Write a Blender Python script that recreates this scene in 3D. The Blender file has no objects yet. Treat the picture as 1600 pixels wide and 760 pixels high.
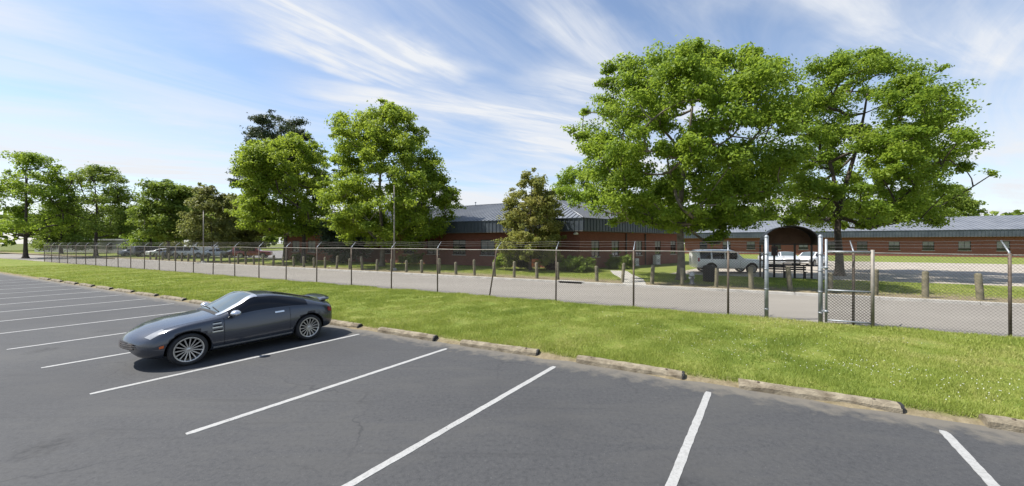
import bpy, bmesh, math, random
import numpy as np
from mathutils import Vector

# ------------------------------------------------------------------ camera, sky, sun
SC = bpy.context.scene
COL = SC.collection
R = math.radians
FPX = 570.0
CAMZ = 2.5

cam_d = bpy.data.cameras.new("camera")
cam = bpy.data.objects.new("camera", cam_d)
COL.objects.link(cam)
cam.location = (0, 0, CAMZ)
cam.rotation_euler = (R(90), 0, 0)
cam_d.sensor_width = 36.0
cam_d.lens = 36.0 * FPX / 1600.0
cam_d.clip_start = 0.05
cam_d.clip_end = 3000
SC.camera = cam

SUN_EL = R(57)
SUN_AZ = math.atan2(-0.95, -0.04)       # measured from +Y towards +X
SUN_DIR = Vector((math.sin(SUN_AZ) * math.cos(SUN_EL), math.cos(SUN_AZ) * math.cos(SUN_EL), math.sin(SUN_EL)))

world = bpy.data.worlds.new("World")
SC.world = world
world.use_nodes = True
wn, wl = world.node_tree.nodes, world.node_tree.links
wn.clear()
w_out = wn.new("ShaderNodeOutputWorld")
w_bg = wn.new("ShaderNodeBackground")
w_bg.inputs["Strength"].default_value = 0.125
w_sky = wn.new("ShaderNodeTexSky")
w_sky.sky_type = 'NISHITA'
w_sky.sun_disc = False
w_sky.sun_elevation = SUN_EL
w_sky.sun_rotation = SUN_AZ
w_sky.air_density = 1.0
w_sky.dust_density = 0.6
w_sky.ozone_density = 2.2
# thin cirrus: noise laid out on a flat cloud layer high above the ground
w_tc = wn.new("ShaderNodeTexCoord")
w_sep = wn.new("ShaderNodeSeparateXYZ")
wl.new(w_tc.outputs["Generated"], w_sep.inputs[0])


def wmath(op, a, b=None, c=None, clamp=False):
    m = wn.new("ShaderNodeMath")
    m.operation = op
    m.use_clamp = clamp
    for i, v in enumerate((a, b, c)):
        if v is None:
            continue
        if isinstance(v, (int, float)):
            m.inputs[i].default_value = v
        else:
            wl.new(v, m.inputs[i])
    return m.outputs[0]


zc_ = wmath('MAXIMUM', w_sep.outputs["Z"], 0.0)
zd_ = wmath('ADD', zc_, 0.10)
cx_ = wmath('DIVIDE', w_sep.outputs["X"], zd_)
cy_ = wmath('DIVIDE', w_sep.outputs["Y"], zd_)
w_cmb = wn.new("ShaderNodeCombineXYZ")
wl.new(cx_, w_cmb.inputs[0])
wl.new(cy_, w_cmb.inputs[1])


def wnoise(rot, scale, loc, nscale, detail, rough, dist):
    mp = wn.new("ShaderNodeMapping")
    mp.vector_type = 'TEXTURE'
    mp.inputs["Rotation"].default_value = (0, 0, R(rot))
    mp.inputs["Scale"].default_value = (1 / scale[0], 1 / scale[1], 1)
    mp.inputs["Location"].default_value = (loc[0], loc[1], 0)
    wl.new(w_cmb.outputs[0], mp.inputs[0])
    n = wn.new("ShaderNodeTexNoise")
    n.inputs["Scale"].default_value = nscale
    n.inputs["Detail"].default_value = detail
    n.inputs["Roughness"].default_value = rough
    n.inputs["Distortion"].default_value = dist
    wl.new(mp.outputs[0], n.inputs["Vector"])
    return n.outputs["Fac"]


def wramp(sock, lo, hi):
    m = wn.new("ShaderNodeMapRange")
    m.interpolation_type = 'SMOOTHSTEP'
    m.inputs["From Min"].default_value = lo
    m.inputs["From Max"].default_value = hi
    wl.new(sock, m.inputs["Value"])
    return m.outputs[0]


w_dn = wn.new("ShaderNodeTexNoise")
w_dn.inputs["Scale"].default_value = 2.6
w_dn.inputs["Detail"].default_value = 6
wl.new(w_cmb.outputs[0], w_dn.inputs["Vector"])
w_ds = wn.new("ShaderNodeSeparateXYZ")
wl.new(w_dn.outputs["Color"], w_ds.inputs[0])
dx_ = wmath('ADD', cx_, wmath('MULTIPLY', wmath('SUBTRACT', w_ds.outputs["X"], 0.5), 0.34))
dy_ = wmath('ADD', cy_, wmath('MULTIPLY', wmath('SUBTRACT', w_ds.outputs["Y"], 0.5), 0.34))


def cirrus(ax, ay, bx, by, width, strength, grow=1.0):
    """one feathery cirrus band lying on the cloud layer from a to b"""
    L = math.hypot(bx - ax, by - ay)
    ux, uy = (bx - ax) / L, (by - ay) / L
    al = wmath('ADD', wmath('MULTIPLY', wmath('SUBTRACT', dx_, ax), ux), wmath('MULTIPLY', wmath('SUBTRACT', dy_, ay), uy))
    ac = wmath('ADD', wmath('MULTIPLY', wmath('SUBTRACT', dx_, ax), -uy), wmath('MULTIPLY', wmath('SUBTRACT', dy_, ay), ux))
    wd = wmath('MAXIMUM', wmath('ADD', wmath('MULTIPLY', al, width * (grow - 1) / L), width), width * .5)
    core = wramp(wmath('SUBTRACT', 1.0, wmath('DIVIDE', wmath('ABSOLUTE', ac), wd)), 0.0, 1.0)
    ends = wmath('MULTIPLY', wramp(al, -0.15 * L, 0.2 * L), wmath('SUBTRACT', 1.0, wramp(al, 0.75 * L, 1.25 * L)))
    fib = FIBRE_A if uy / max(ux, .01) > .6 else FIBRE_B
    return wmath('MULTIPLY', wmath('MULTIPLY', wmath('MULTIPLY', core, ends), wmath('ADD', wmath('MULTIPLY', fib, 0.62), 0.38)), strength)


FIBRE_A = wramp(wnoise(50, (0.6, 3.6), (1.3, 2.2), 2.4, 6, 0.62, 0.5), 0.34, 0.66)
FIBRE_B = wramp(wnoise(22, (0.5, 3.2), (4.3, .2), 2.0, 6, 0.62, 0.6), 0.34, 0.66)
BANDS = [(-.95, 1.20, -.30, 1.75, .19, 1.0, 1.2), (-1.0, 1.37, -.50, 1.92, .16, 1.0, 1.3), (-1.05, 1.86, .75, 2.40, .30, 1.0, 1.7),
         (-.15, 2.35, 1.6, 3.3, .55, .85, 1.5), (-.9, 2.1, -.35, 2.8, .2, .35, 1.3), (.1, 1.25, .55, 1.75, .16, .55, 1.6), (.10, 1.75, 1.3, 2.2, .36, .85, 1.3),
         (.7, 1.15, 2.2, 1.5, .2, .7, 1.3), (-3.6, 2.6, -1.7, 3.6, .5, .9, 1.3), (-2.4, 1.0, -1.5, 1.3, .2, .4, 1.5)]
cl = None
for bnd in BANDS:
    o_ = cirrus(*bnd)
    cl = o_ if cl is None else wmath('MAXIMUM', cl, o_)
veil = wramp(wnoise(38, (0.5, 1.7), (1.0, 5.5), 1.1, 6, 0.62, 0.9), 0.36, 0.74)
banks = wramp(wnoise(12, (0.30, 1.1), (7.6, 2.3), 0.8, 5, 0.6, 0.4), 0.36, 0.60)
low = wmath('SUBTRACT', 1.0, wramp(w_sep.outputs["Z"], 0.02, 0.36))
cl = wmath('ADD', wmath('MAXIMUM', cl, wmath('MULTIPLY', low, wmath('ADD', wmath('MULTIPLY', banks, 0.75), 0.15))), wmath('ADD', wmath('MULTIPLY', veil, 0.44), 0.06), clamp=True)
w_mix = wn.new("ShaderNodeMix")
w_mix.data_type = 'RGBA'
wl.new(cl, w_mix.inputs["Factor"])
w_skyg = wn.new("ShaderNodeMix")
w_skyg.data_type = 'RGBA'
w_skyg.blend_type = 'MULTIPLY'
w_skyg.inputs["Factor"].default_value = 1.0
wl.new(w_sky.outputs[0], w_skyg.inputs["A"])
w_skyg.inputs["B"].default_value = (1.0, 1.0, 1.0, 1)
wl.new(w_skyg.outputs["Result"], w_mix.inputs["A"])
w_mix.inputs["B"].default_value = (4.45, 4.6, 4.85, 1)
wl.new(w_mix.outputs["Result"], w_bg.inputs["Color"])
wl.new(w_bg.outputs[0], w_out.inputs[0])

sun_d = bpy.data.lights.new("sun", 'SUN')
sun_d.energy = 5.0
sun_d.angle = R(0.53)
sun_d.color = (1.0, 0.955, 0.88)
sun = bpy.data.objects.new("sun", sun_d)
COL.objects.link(sun)
sun.rotation_euler = SUN_DIR.to_track_quat('Z', 'Y').to_euler()
sun.location = (-30, 10, 60)

SC.view_settings.view_transform = 'Standard'
SC.view_settings.look = 'None'
SC.view_settings.exposure = 0.62
SC.view_settings.gamma = 1.0
SC.view_settings.use_curve_mapping = False
SC.render.engine = 'CYCLES'
SC.cycles.max_bounces = 6
SC.cycles.transparent_max_bounces = 8
SC.cycles.use_denoising = True

rng = random.Random(11)
nrg = np.random.default_rng(5)

# ------------------------------------------------------------------ the ground frame: s runs along the road, q across it
U = Vector((0.888, -0.460, 0)).normalized()
N = Vector((0.460, 0.888, 0)).normalized()
ROAD_ROT = math.atan2(U.y, U.x)
LAWN_Z = 0.12


def W(s, q, z=0.0):
    return Vector((s * U.x + q * N.x, s * U.y + q * N.y, z))


def SQ(x, y):
    return (x * U.x + y * U.y, x * N.x + y * N.y)


def s_at(px, q):
    """s of the place on line q that lies in the bearing of photo column px"""
    k = (px - 800) / FPX
    y = q / (N.x * k + N.y)
    return SQ(k * y, y)[0]


def at(px, depth, z=0.0):
    return Vector(((px - 800) / FPX * depth, depth, z))


# ------------------------------------------------------------------ materials
MATS = {}


def pm(name, c1, c2=None, scale=3.0, rough=0.8, metal=0.0, bump=0.0, bscale=None, coat=0.0, spec=0.5, detail=6, contrast=(0.35, 0.65), obj=True, ior=None):
    if name in MATS:
        return MATS[name]
    m = bpy.data.materials.new(name)
    m.use_nodes = True
    n, l = m.node_tree.nodes, m.node_tree.links
    b = n["Principled BSDF"]
    b.inputs["Roughness"].default_value = rough
    b.inputs["Metallic"].default_value = metal
    b.inputs["Specular IOR Level"].default_value = spec
    if ior:
        b.inputs["IOR"].default_value = ior
    b.inputs["Coat Weight"].default_value = coat
    b.inputs["Coat Roughness"].default_value = 0.04
    tc = n.new("ShaderNodeTexCoord")
    src = tc.outputs["Object"] if obj else None
    if src is None:
        g = n.new("ShaderNodeNewGeometry")
        src = g.outputs["Position"]
    if c2 is None:
        c2 = tuple(min(1, v * 1.12) for v in c1)
    nz = n.new("ShaderNodeTexNoise")
    nz.inputs["Scale"].default_value = scale
    nz.inputs["Detail"].default_value = detail
    nz.inputs["Roughness"].default_value = 0.6
    l.new(src, nz.inputs["Vector"])
    rp = n.new("ShaderNodeValToRGB")
    rp.color_ramp.elements[0].position = contrast[0]
    rp.color_ramp.elements[1].position = contrast[1]
    rp.color_ramp.elements[0].color = (*c1, 1)
    rp.color_ramp.elements[1].color = (*c2, 1)
    l.new(nz.outputs["Fac"], rp.inputs[0])
    l.new(rp.outputs[0], b.inputs["Base Color"])
    if bump:
        nb = n.new("ShaderNodeTexNoise")
        nb.inputs["Scale"].default_value = bscale or scale * 8
        nb.inputs["Detail"].default_value = 4
        l.new(src, nb.inputs["Vector"])
        bp = n.new("ShaderNodeBump")
        bp.inputs["Strength"].default_value = bump
        bp.inputs["Distance"].default_value = 0.02
        l.new(nb.outputs["Fac"], bp.inputs["Height"])
        l.new(bp.outputs[0], b.inputs["Normal"])
    MATS[name] = m
    return m


class NT:
    """small helper for hand-built node materials"""
    def __init__(self, name):
        self.m = bpy.data.materials.new(name)
        self.m.use_nodes = True
        self.n, self.l = self.m.node_tree.nodes, self.m.node_tree.links
        self.b = self.n["Principled BSDF"]
        g = self.n.new("ShaderNodeNewGeometry")
        self.pos = g.outputs["Position"]
        MATS[name] = self.m

    def mapped(self, rot=0, scale=(1, 1, 1), loc=(0, 0, 0)):
        mp = self.n.new("ShaderNodeMapping")
        mp.vector_type = 'POINT'
        mp.inputs["Rotation"].default_value = (0, 0, rot)
        mp.inputs["Scale"].default_value = scale
        mp.inputs["Location"].default_value = loc
        self.l.new(self.pos, mp.inputs[0])
        return mp.outputs[0]

    def noise(self, scale, detail=5, rough=0.6, vec=None, dist=0.0):
        z = self.n.new("ShaderNodeTexNoise")
        z.inputs["Scale"].default_value = scale
        z.inputs["Detail"].default_value = detail
        z.inputs["Roughness"].default_value = rough
        z.inputs["Distortion"].default_value = dist
        self.l.new(vec or self.pos, z.inputs["Vector"])
        return z.outputs["Fac"]

    def ramp(self, sock, stops):
        rp = self.n.new("ShaderNodeValToRGB")
        e = rp.color_ramp.elements
        while len(e) < len(stops):
            e.new(0.5)
        for i, (p, c) in enumerate(stops):
            e[i].position = p
            e[i].color = (*c, 1) if len(c) == 3 else c
        self.l.new(sock, rp.inputs[0])
        return rp.outputs[0]

    def math(self, op, a, b=None, clamp=False):
        m = self.n.new("ShaderNodeMath")
        m.operation = op
        m.use_clamp = clamp
        for i, v in enumerate((a, b)):
            if v is None:
                continue
            if isinstance(v, (int, float)):
                m.inputs[i].default_value = v
            else:
                self.l.new(v, m.inputs[i])
        return m.outputs[0]

    def range(self, v, a, b, c=0.0, d=1.0):
        m = self.n.new("ShaderNodeMapRange")
        m.inputs["From Min"].default_value = a
        m.inputs["From Max"].default_value = b
        m.inputs["To Min"].default_value = c
        m.inputs["To Max"].default_value = d
        self.l.new(v, m.inputs["Value"])
        return m.outputs[0]

    def mix(self, f, a, b, blend='MIX'):
        m = self.n.new("ShaderNodeMix")
        m.data_type = 'RGBA'
        m.blend_type = blend
        for k, v in (("Factor", f), ("A", a), ("B", b)):
            if isinstance(v, (int, float)):
                m.inputs[k].default_value = v
            elif isinstance(v, tuple):
                m.inputs[k].default_value = (*v, 1)
            else:
                self.l.new(v, m.inputs[k])
        return m.outputs["Result"]

    def bump(self, sock, strength, dist=0.02):
        bp = self.n.new("ShaderNodeBump")
        bp.inputs["Strength"].default_value = strength
        bp.inputs["Distance"].default_value = dist
        self.l.new(sock, bp.inputs["Height"])
        self.l.new(bp.outputs[0], self.b.inputs["Normal"])

    def base(self, sock):
        self.l.new(sock, self.b.inputs["Base Color"])

    def q(self):
        d = self.n.new("ShaderNodeVectorMath")
        d.operation = 'DOT_PRODUCT'
        self.l.new(self.pos, d.inputs[0])
        d.inputs[1].default_value = tuple(N)
        return d.outputs["Value"]


def mat_asphalt():
    t = NT("asphalt")
    big = t.noise(0.55, 5, 0.6)
    mid = t.noise(3.0, 6, 0.65)
    fine = t.noise(85, 3, 0.7)
    c = t.ramp(big, [(0.3, (0.040, 0.041, 0.044)), (0.55, (0.051, 0.052, 0.054)), (0.75, (0.064, 0.064, 0.064))])
    c = t.mix(t.range(mid, 0.3, 0.7, 0.0, 0.5), c, (0.062, 0.062, 0.063))
    c = t.mix(t.range(fine, 0.35, 0.75, 0, 0.8), c, (0.095, 0.097, 0.10))
    gr = t.noise(17, 5, 0.75)
    c = t.mix(t.range(gr, 0.36, 0.50, 0.55, 0.0), c, (0.030, 0.031, 0.033))
    c = t.mix(t.range(gr, 0.54, 0.68, 0.0, 0.5), c, (0.098, 0.097, 0.094))
    wear = t.noise(0.8, 6, 0.7, t.mapped(-ROAD_ROT, (0.5, 1.6, 1), (3, 1, 0)), 0.6)
    c = t.mix(t.range(wear, 0.46, 0.70, 0.0, 0.75), c, (0.085, 0.084, 0.080))
    c = t.mix(t.range(t.noise(0.28, 3, 0.5), 0.52, 0.64, 0.0, 0.35), c, (0.036, 0.037, 0.040))
    sp = t.noise(38, 2, 0.5)
    c = t.mix(t.range(sp, 0.66, 0.72, 0, 0.45), c, (0.16, 0.16, 0.155))
    # tar-sealed hairline cracks
    vo = t.n.new("ShaderNodeTexVoronoi")
    vo.feature = 'DISTANCE_TO_EDGE'
    vo.inputs["Scale"].default_value = 0.42
    wv = t.n.new("ShaderNodeMix")
    wv.data_type = 'VECTOR'
    wv.inputs["Factor"].default_value = 0.10
    nz = t.n.new("ShaderNodeTexNoise")
    nz.inputs["Scale"].default_value = 2.2
    nz.inputs["Detail"].default_value = 6
    t.l.new(t.pos, nz.inputs["Vector"])
    sc = t.n.new("ShaderNodeVectorMath")
    sc.operation = 'SCALE'
    sc.inputs["Scale"].default_value = 5.0
    t.l.new(nz.outputs["Color"], sc.inputs[0])
    t.l.new(t.pos, wv.inputs["A"])
    t.l.new(sc.outputs[0], wv.inputs["B"])
    t.l.new(wv.outputs["Result"], vo.inputs["Vector"])
    crack = t.range(vo.outputs["Distance"], 0.0, 0.010, 1.0, 0.0)
    gate = t.range(t.noise(0.5, 2), 0.48, 0.62, 0.0, 0.60)
    c = t.mix(t.math('MULTIPLY', crack, gate), c, (0.022, 0.023, 0.026))
    # oil drips and scuffs in the bays
    vd = t.n.new("ShaderNodeTexVoronoi")
    vd.inputs["Scale"].default_value = 0.62
    t.l.new(t.mapped(-ROAD_ROT, (1, 0.8, 1), (.4, .2, 0)), vd.inputs["Vector"])
    spot = t.math('MULTIPLY', t.range(t.math('ADD', vd.outputs["Distance"], t.range(t.noise(7, 4, .7), .3, .7, -.07, .07)), 0.04, 0.19, 1.0, 0.0), t.range(t.noise(9, 3), .35, .6, 0.0, .85))
    c = t.mix(spot, c, (0.020, 0.020, 0.021))
    scuff = t.noise(1.4, 4, .6, t.mapped(R(54.6), (0.12, 3.2, 1), (0, 2, 0)), .3)
    c = t.mix(t.range(scuff, .60, .74, 0, .38), c, (0.026, 0.027, 0.028))
    # pale grit washed up along the wheel stops
    q = t.q()
    c = t.mix(1.0, c, (0.80, 0.80, 0.81), 'MULTIPLY')
    edge = t.range(t.math('ADD', q, t.range(t.noise(4.0, 4), 0.2, 0.8, -0.35, 0.35)), 6.85, 7.25, 0.0, 0.8)
    c = t.mix(edge, c, (0.15, 0.135, 0.11))
    t.base(c)
    t.b.inputs["Roughness"].default_value = 0.82
    t.bump(fine, 0.35, 0.006)
    return t.m


def mat_road():
    t = NT("old_road")
    big = t.noise(0.35, 5, 0.6, t.mapped(-ROAD_ROT, (0.35, 1, 1)))
    fine = t.noise(30, 4, 0.7)
    c = t.ramp(big, [(0.3, (0.205, 0.188, 0.165)), (0.7, (0.265, 0.245, 0.215))])
    c = t.mix(t.range(fine, 0.35, 0.7, 0, 0.45), c, (0.16, 0.147, 0.13))
    sp = t.noise(9, 4, 0.7)
    c = t.mix(t.range(sp, 0.58, 0.7, 0, 0.5), c, (0.145, 0.132, 0.117))
    t.base(c)
    t.b.inputs["Roughness"].default_value = 0.9
    t.bump(fine, 0.3, 0.008)
    return t.m


def mat_lawn(name, dirt_q0, dirt_q1, dirt_side):
    t = NT(name)
    big = t.noise(0.35, 5, 0.65)
    mid = t.noise(2.2, 6, 0.7)
    fine = t.noise(26, 4, 0.7)
    c = t.ramp(mid, [(0.30, (0.115, 0.160, 0.028)), (0.52, (0.185, 0.220, 0.045)), (0.72, (0.27, 0.26, 0.085))])
    c = t.mix(t.range(big, 0.5, 0.7, 0, 0.55), c, (0.29, 0.255, 0.11))
    c = t.mix(t.range(fine, 0.35, 0.75, 0.0, 0.6), c, (0.085, 0.125, 0.02))
    q = t.q()
    wob = t.range(t.noise(0.9, 5, 0.7), 0.2, 0.8, -0.9, 0.9)
    qq = t.math('ADD', q, wob)
    if dirt_side > 0:
        d = t.range(qq, dirt_q0, dirt_q1, 0.9, 0.0)
    else:
        d = t.range(qq, dirt_q0, dirt_q1, 0.0, 0.9)
    if dirt_side < 0:
        d = t.math('MAXIMUM', d, t.range(t.math('ADD', q, t.math('MULTIPLY', wob, 0.12)), 7.46, 7.68, 0.9, 0.0))
    dirt = t.ramp(t.noise(6, 5, 0.7), [(0.3, (0.13, 0.10, 0.065)), (0.7, (0.28, 0.225, 0.155))])
    c = t.mix(d, c, dirt)
    t.base(c)
    t.b.inputs["Roughness"].default_value = 0.95
    t.b.inputs["Specular IOR Level"].default_value = 0.15
    t.bump(fine, 0.6, 0.03)
    return t.m


def mat_leaf(name, dark, mid, light, trans=0.35, trans_col=None):
    t = NT(name)
    at_ = t.n.new("ShaderNodeAttribute")
    at_.attribute_name = "tint"
    nz = t.noise(0.45, 3)
    f = t.math('ADD', t.math('MULTIPLY', at_.outputs["Fac"], 0.75), t.range(nz, 0.3, 0.7, -0.05, 0.30), clamp=True)
    c = t.ramp(f, [(0.0, dark), (0.5, mid), (1.0, light)])
    t.base(c)
    t.b.inputs["Roughness"].default_value = 0.55
    t.b.inputs["Specular IOR Level"].default_value = 0.28
    tr = t.n.new("ShaderNodeBsdfTranslucent")
    mx = t.n.new("ShaderNodeMixShader")
    mx.inputs[0].default_value = trans
    hs = t.mix(0.55, c, trans_col or (0.20, 0.28, 0.03))
    t.l.new(hs, tr.inputs["Color"])
    out = t.n["Material Output"]
    t.l.new(t.b.outputs[0], mx.inputs[1])
    t.l.new(tr.outputs[0], mx.inputs[2])
    t.l.new(mx.outputs[0], out.inputs["Surface"])
    return t.m


def mat_brick():
    t = NT("brick")
    g = t.n.new("ShaderNodeTexCoord")
    mp = t.n.new("ShaderNodeMapping")
    t.l.new(g.outputs["UV"], mp.inputs[0])
    br = t.n.new("ShaderNodeTexBrick")
    br.inputs["Scale"].default_value = 1.0
    br.inputs["Brick Width"].default_value = 0.21
    br.inputs["Row Height"].default_value = 0.075
    br.inputs["Mortar Size"].default_value = 0.008
    br.inputs["Color1"].default_value = (0.185, 0.046, 0.027, 1)
    br.inputs["Color2"].default_value = (0.255, 0.074, 0.042, 1)
    br.inputs["Mortar"].default_value = (0.18, 0.14, 0.12, 1)
    t.l.new(mp.outputs[0], br.inputs["Vector"])
    big = t.noise(0.8, 5)
    c = t.mix(t.range(big, 0.3, 0.7, 0.0, 0.35), br.outputs["Color"], (0.16, 0.05, 0.035))
    t.base(c)
    t.b.inputs["Roughness"].default_value = 0.88
    t.bump(br.outputs["Fac"], -0.4, 0.01)
    return t.m


def mat_glass(name, col, rough=0.04, ior=1.6):
    return pm(name, col, tuple(v * 1.3 for v in col), 2.0, rough, 0.0, spec=0.7, ior=ior)


M_ASPH = mat_asphalt()
M_ROAD = mat_road()
M_LAWN = mat_lawn("lawn", 23.2, 25.4, 1)
M_VERGE = mat_lawn("verge_soil", 13.7, 14.6, -1)
M_FARLAWN = pm("far_ground", (0.085, 0.12, 0.03), (0.16, 0.16, 0.06), 0.15, 0.95, obj=False, spec=0.1)
M_BRICK = mat_brick()
M_CONC = pm("concrete", (0.30, 0.285, 0.255), (0.42, 0.40, 0.36), 2.2, 0.9, bump=0.3, bscale=40, obj=False)
M_PALELOT = pm("pale_lot", (0.29, 0.255, 0.21), (0.38, 0.34, 0.285), 0.7, 0.92, bump=0.2, bscale=20, obj=False)
M_GREYLOT = pm("grey_lot", (0.15, 0.145, 0.14), (0.21, 0.20, 0.19), 0.7, 0.92, obj=False)
M_STOP = pm("weathered_concrete", (0.13, 0.105, 0.07), (0.29, 0.25, 0.18), 5.0, 0.95, bump=0.6, bscale=45, obj=False)
def mat_paint():
    t = NT("worn_line_paint")
    n1, n2 = t.noise(22, 6, .75), t.noise(2.0, 4, .6)
    c = t.ramp(n1, [(.3, (0.24, 0.24, 0.232)), (.55, (0.36, 0.36, 0.352))])
    chip = t.range(t.math('ADD', n1, t.range(n2, .3, .7, -.10, .10)), .63, .68, 0, .75)
    c = t.mix(chip, c, (0.085, 0.085, 0.083))
    c = t.mix(t.range(t.noise(5, 5, .7), .5, .75, 0, .35), c, (0.20, 0.195, 0.18))
    t.base(c)
    t.b.inputs["Roughness"].default_value = .7
    t.bump(n1, .3, .004)
    return t.m


M_PAINT = mat_paint() or pm("line_paint", (0.36, 0.36, 0.35), (0.52, 0.52, 0.51), 14.0, 0.6, bump=0.15, bscale=90, contrast=(0.28, 0.45), obj=False)
M_ROOF = pm("roof_metal", (0.175, 0.188, 0.21), (0.235, 0.248, 0.27), 0.5, 0.42, 0.25, obj=False)
M_SEAM = pm("roof_seam_metal", (0.14, 0.152, 0.172), (0.19, 0.20, 0.22), 0.5, 0.42, 0.25, obj=False)
M_FASCIA = pm("fascia_metal", (0.055, 0.068, 0.084), (0.085, 0.10, 0.118), 0.9, 0.45, 0.2, obj=False)
M_SOFFIT = pm("soffit", (0.10, 0.09, 0.085), (0.14, 0.13, 0.12), 1.0, 0.8)
M_WIN = mat_glass("window_glass", (0.012, 0.015, 0.018))
M_BLIND = pm("window_blind", (0.20, 0.195, 0.18), (0.26, 0.25, 0.235), 3, 0.6)
M_FRAME = pm("bronze_frame", (0.035, 0.03, 0.027), (0.05, 0.045, 0.04), 3, 0.5, 0.3)
M_WOODPOST = pm("weathered_wood", (0.11, 0.10, 0.062), (0.22, 0.195, 0.13), 4.0, 0.95, bump=0.5, bscale=25, obj=False)
M_FENCE = pm("rusty_steel", (0.085, 0.06, 0.045), (0.17, 0.135, 0.105), 3.5, 0.75, 0.35, bump=0.2, bscale=30, obj=False)
M_GALV = pm("galvanised_steel", (0.22, 0.24, 0.26), (0.33, 0.35, 0.37), 5.0, 0.5, 0.45, bump=0.1, bscale=40, obj=False)
M_RAIL = pm("dull_galvanised", (0.20, 0.18, 0.155), (0.31, 0.285, 0.25), 2.5, 0.6, 0.35, obj=False)
M_WIRE = pm("chain_wire", (0.09, 0.082, 0.075), (0.15, 0.14, 0.13), 2.0, 0.6, 0.4, obj=False)
M_BARK = pm("bark", (0.085, 0.07, 0.05), (0.19, 0.165, 0.125), 2.5, 0.95, bump=0.8, bscale=14, obj=False)
M_BARKD = pm("dark_bark", (0.045, 0.035, 0.028), (0.09, 0.072, 0.055), 3.0, 0.95, bump=0.8, bscale=14, obj=False)
M_BLACK = pm("black_rubber", (0.012, 0.012, 0.012), (0.022, 0.022, 0.022), 8, 0.75)
M_TYRE = pm("tyre_rubber", (0.016, 0.016, 0.017), (0.03, 0.03, 0.03), 8, 0.8)
M_DARK = pm("dark_cavity", (0.008, 0.008, 0.009), (0.012, 0.012, 0.012), 8, 0.9, spec=0.1)
M_RIM = pm("alloy", (0.50, 0.49, 0.46), (0.62, 0.61, 0.58), 6, 0.32, 0.75)
M_CHROME = pm("satin_chrome", (0.66, 0.67, 0.68), (0.76, 0.77, 0.78), 6, 0.22, 0.8)
M_DARKMETAL = pm("dark_bronze_metal", (0.028, 0.022, 0.020), (0.05, 0.04, 0.035), 3, 0.5, 0.4)
M_BROWNPANEL = pm("brown_panel", (0.085, 0.042, 0.026), (0.13, 0.068, 0.042), 2.5, 0.8, bump=0.3, bscale=18)

L_MAPLE = mat_leaf("leaf_maple", (0.090, 0.165, 0.016), (0.180, 0.275, 0.026), (0.300, 0.380, 0.045), 0.52, (0.40, 0.52, 0.06))
L_GREEN = mat_leaf("leaf_green", (0.085, 0.140, 0.018), (0.165, 0.235, 0.032), (0.26, 0.32, 0.055), 0.45, (0.28, 0.36, 0.05))
L_YELLOW = mat_leaf("leaf_yellowgreen", (0.105, 0.175, 0.016), (0.210, 0.295, 0.026), (0.340, 0.400, 0.045), 0.52, (0.42, 0.52, 0.06))
L_BRONZE = mat_leaf("leaf_bronze", (0.130, 0.165, 0.034), (0.255, 0.280, 0.068), (0.42, 0.36, 0.13), 0.42, (0.34, 0.32, 0.06))
L_PINE = mat_leaf("leaf_pine", (0.022, 0.040, 0.018), (0.042, 0.066, 0.030), (0.075, 0.098, 0.045), 0.12)
L_HEDGE = mat_leaf("leaf_hedge", (0.065, 0.115, 0.014), (0.135, 0.200, 0.024), (0.23, 0.28, 0.045), 0.36)
L_OLIVE = mat_leaf("leaf_olive", (0.11, 0.135, 0.03), (0.20, 0.22, 0.062), (0.29, 0.285, 0.11), 0.42, (0.32, 0.34, 0.08))
L_PURPLE = mat_leaf("leaf_purple", (0.030, 0.010, 0.018), (0.055, 0.018, 0.030), (0.085, 0.03, 0.045), 0.2, (0.08, 0.02, 0.03))
L_GRASS = mat_leaf("grass_blade", (0.135, 0.205, 0.030), (0.295, 0.345, 0.072), (0.50, 0.45, 0.19), 0.38, (0.42, 0.48, 0.08))

# ------------------------------------------------------------------ mesh helpers


def link(o, parent=None):
    COL.objects.link(o)
    if parent is not None:
        o.parent = parent
    return o


def tag(o, label=None, cat=None, group=None, kind=None):
    if label:
        o["label"] = label
    if cat:
        o["category"] = cat
    if group:
        o["group"] = group
    if kind:
        o["kind"] = kind
    return o


def thing(name, label, cat, loc=(0, 0, 0), rz=0.0, group=None):
    o = bpy.data.objects.new(name, None)
    o.empty_display_size = 0.2
    COL.objects.link(o)
    o.location = loc
    o.rotation_euler = (0, 0, rz)
    return tag(o, label, cat, group)


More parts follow.
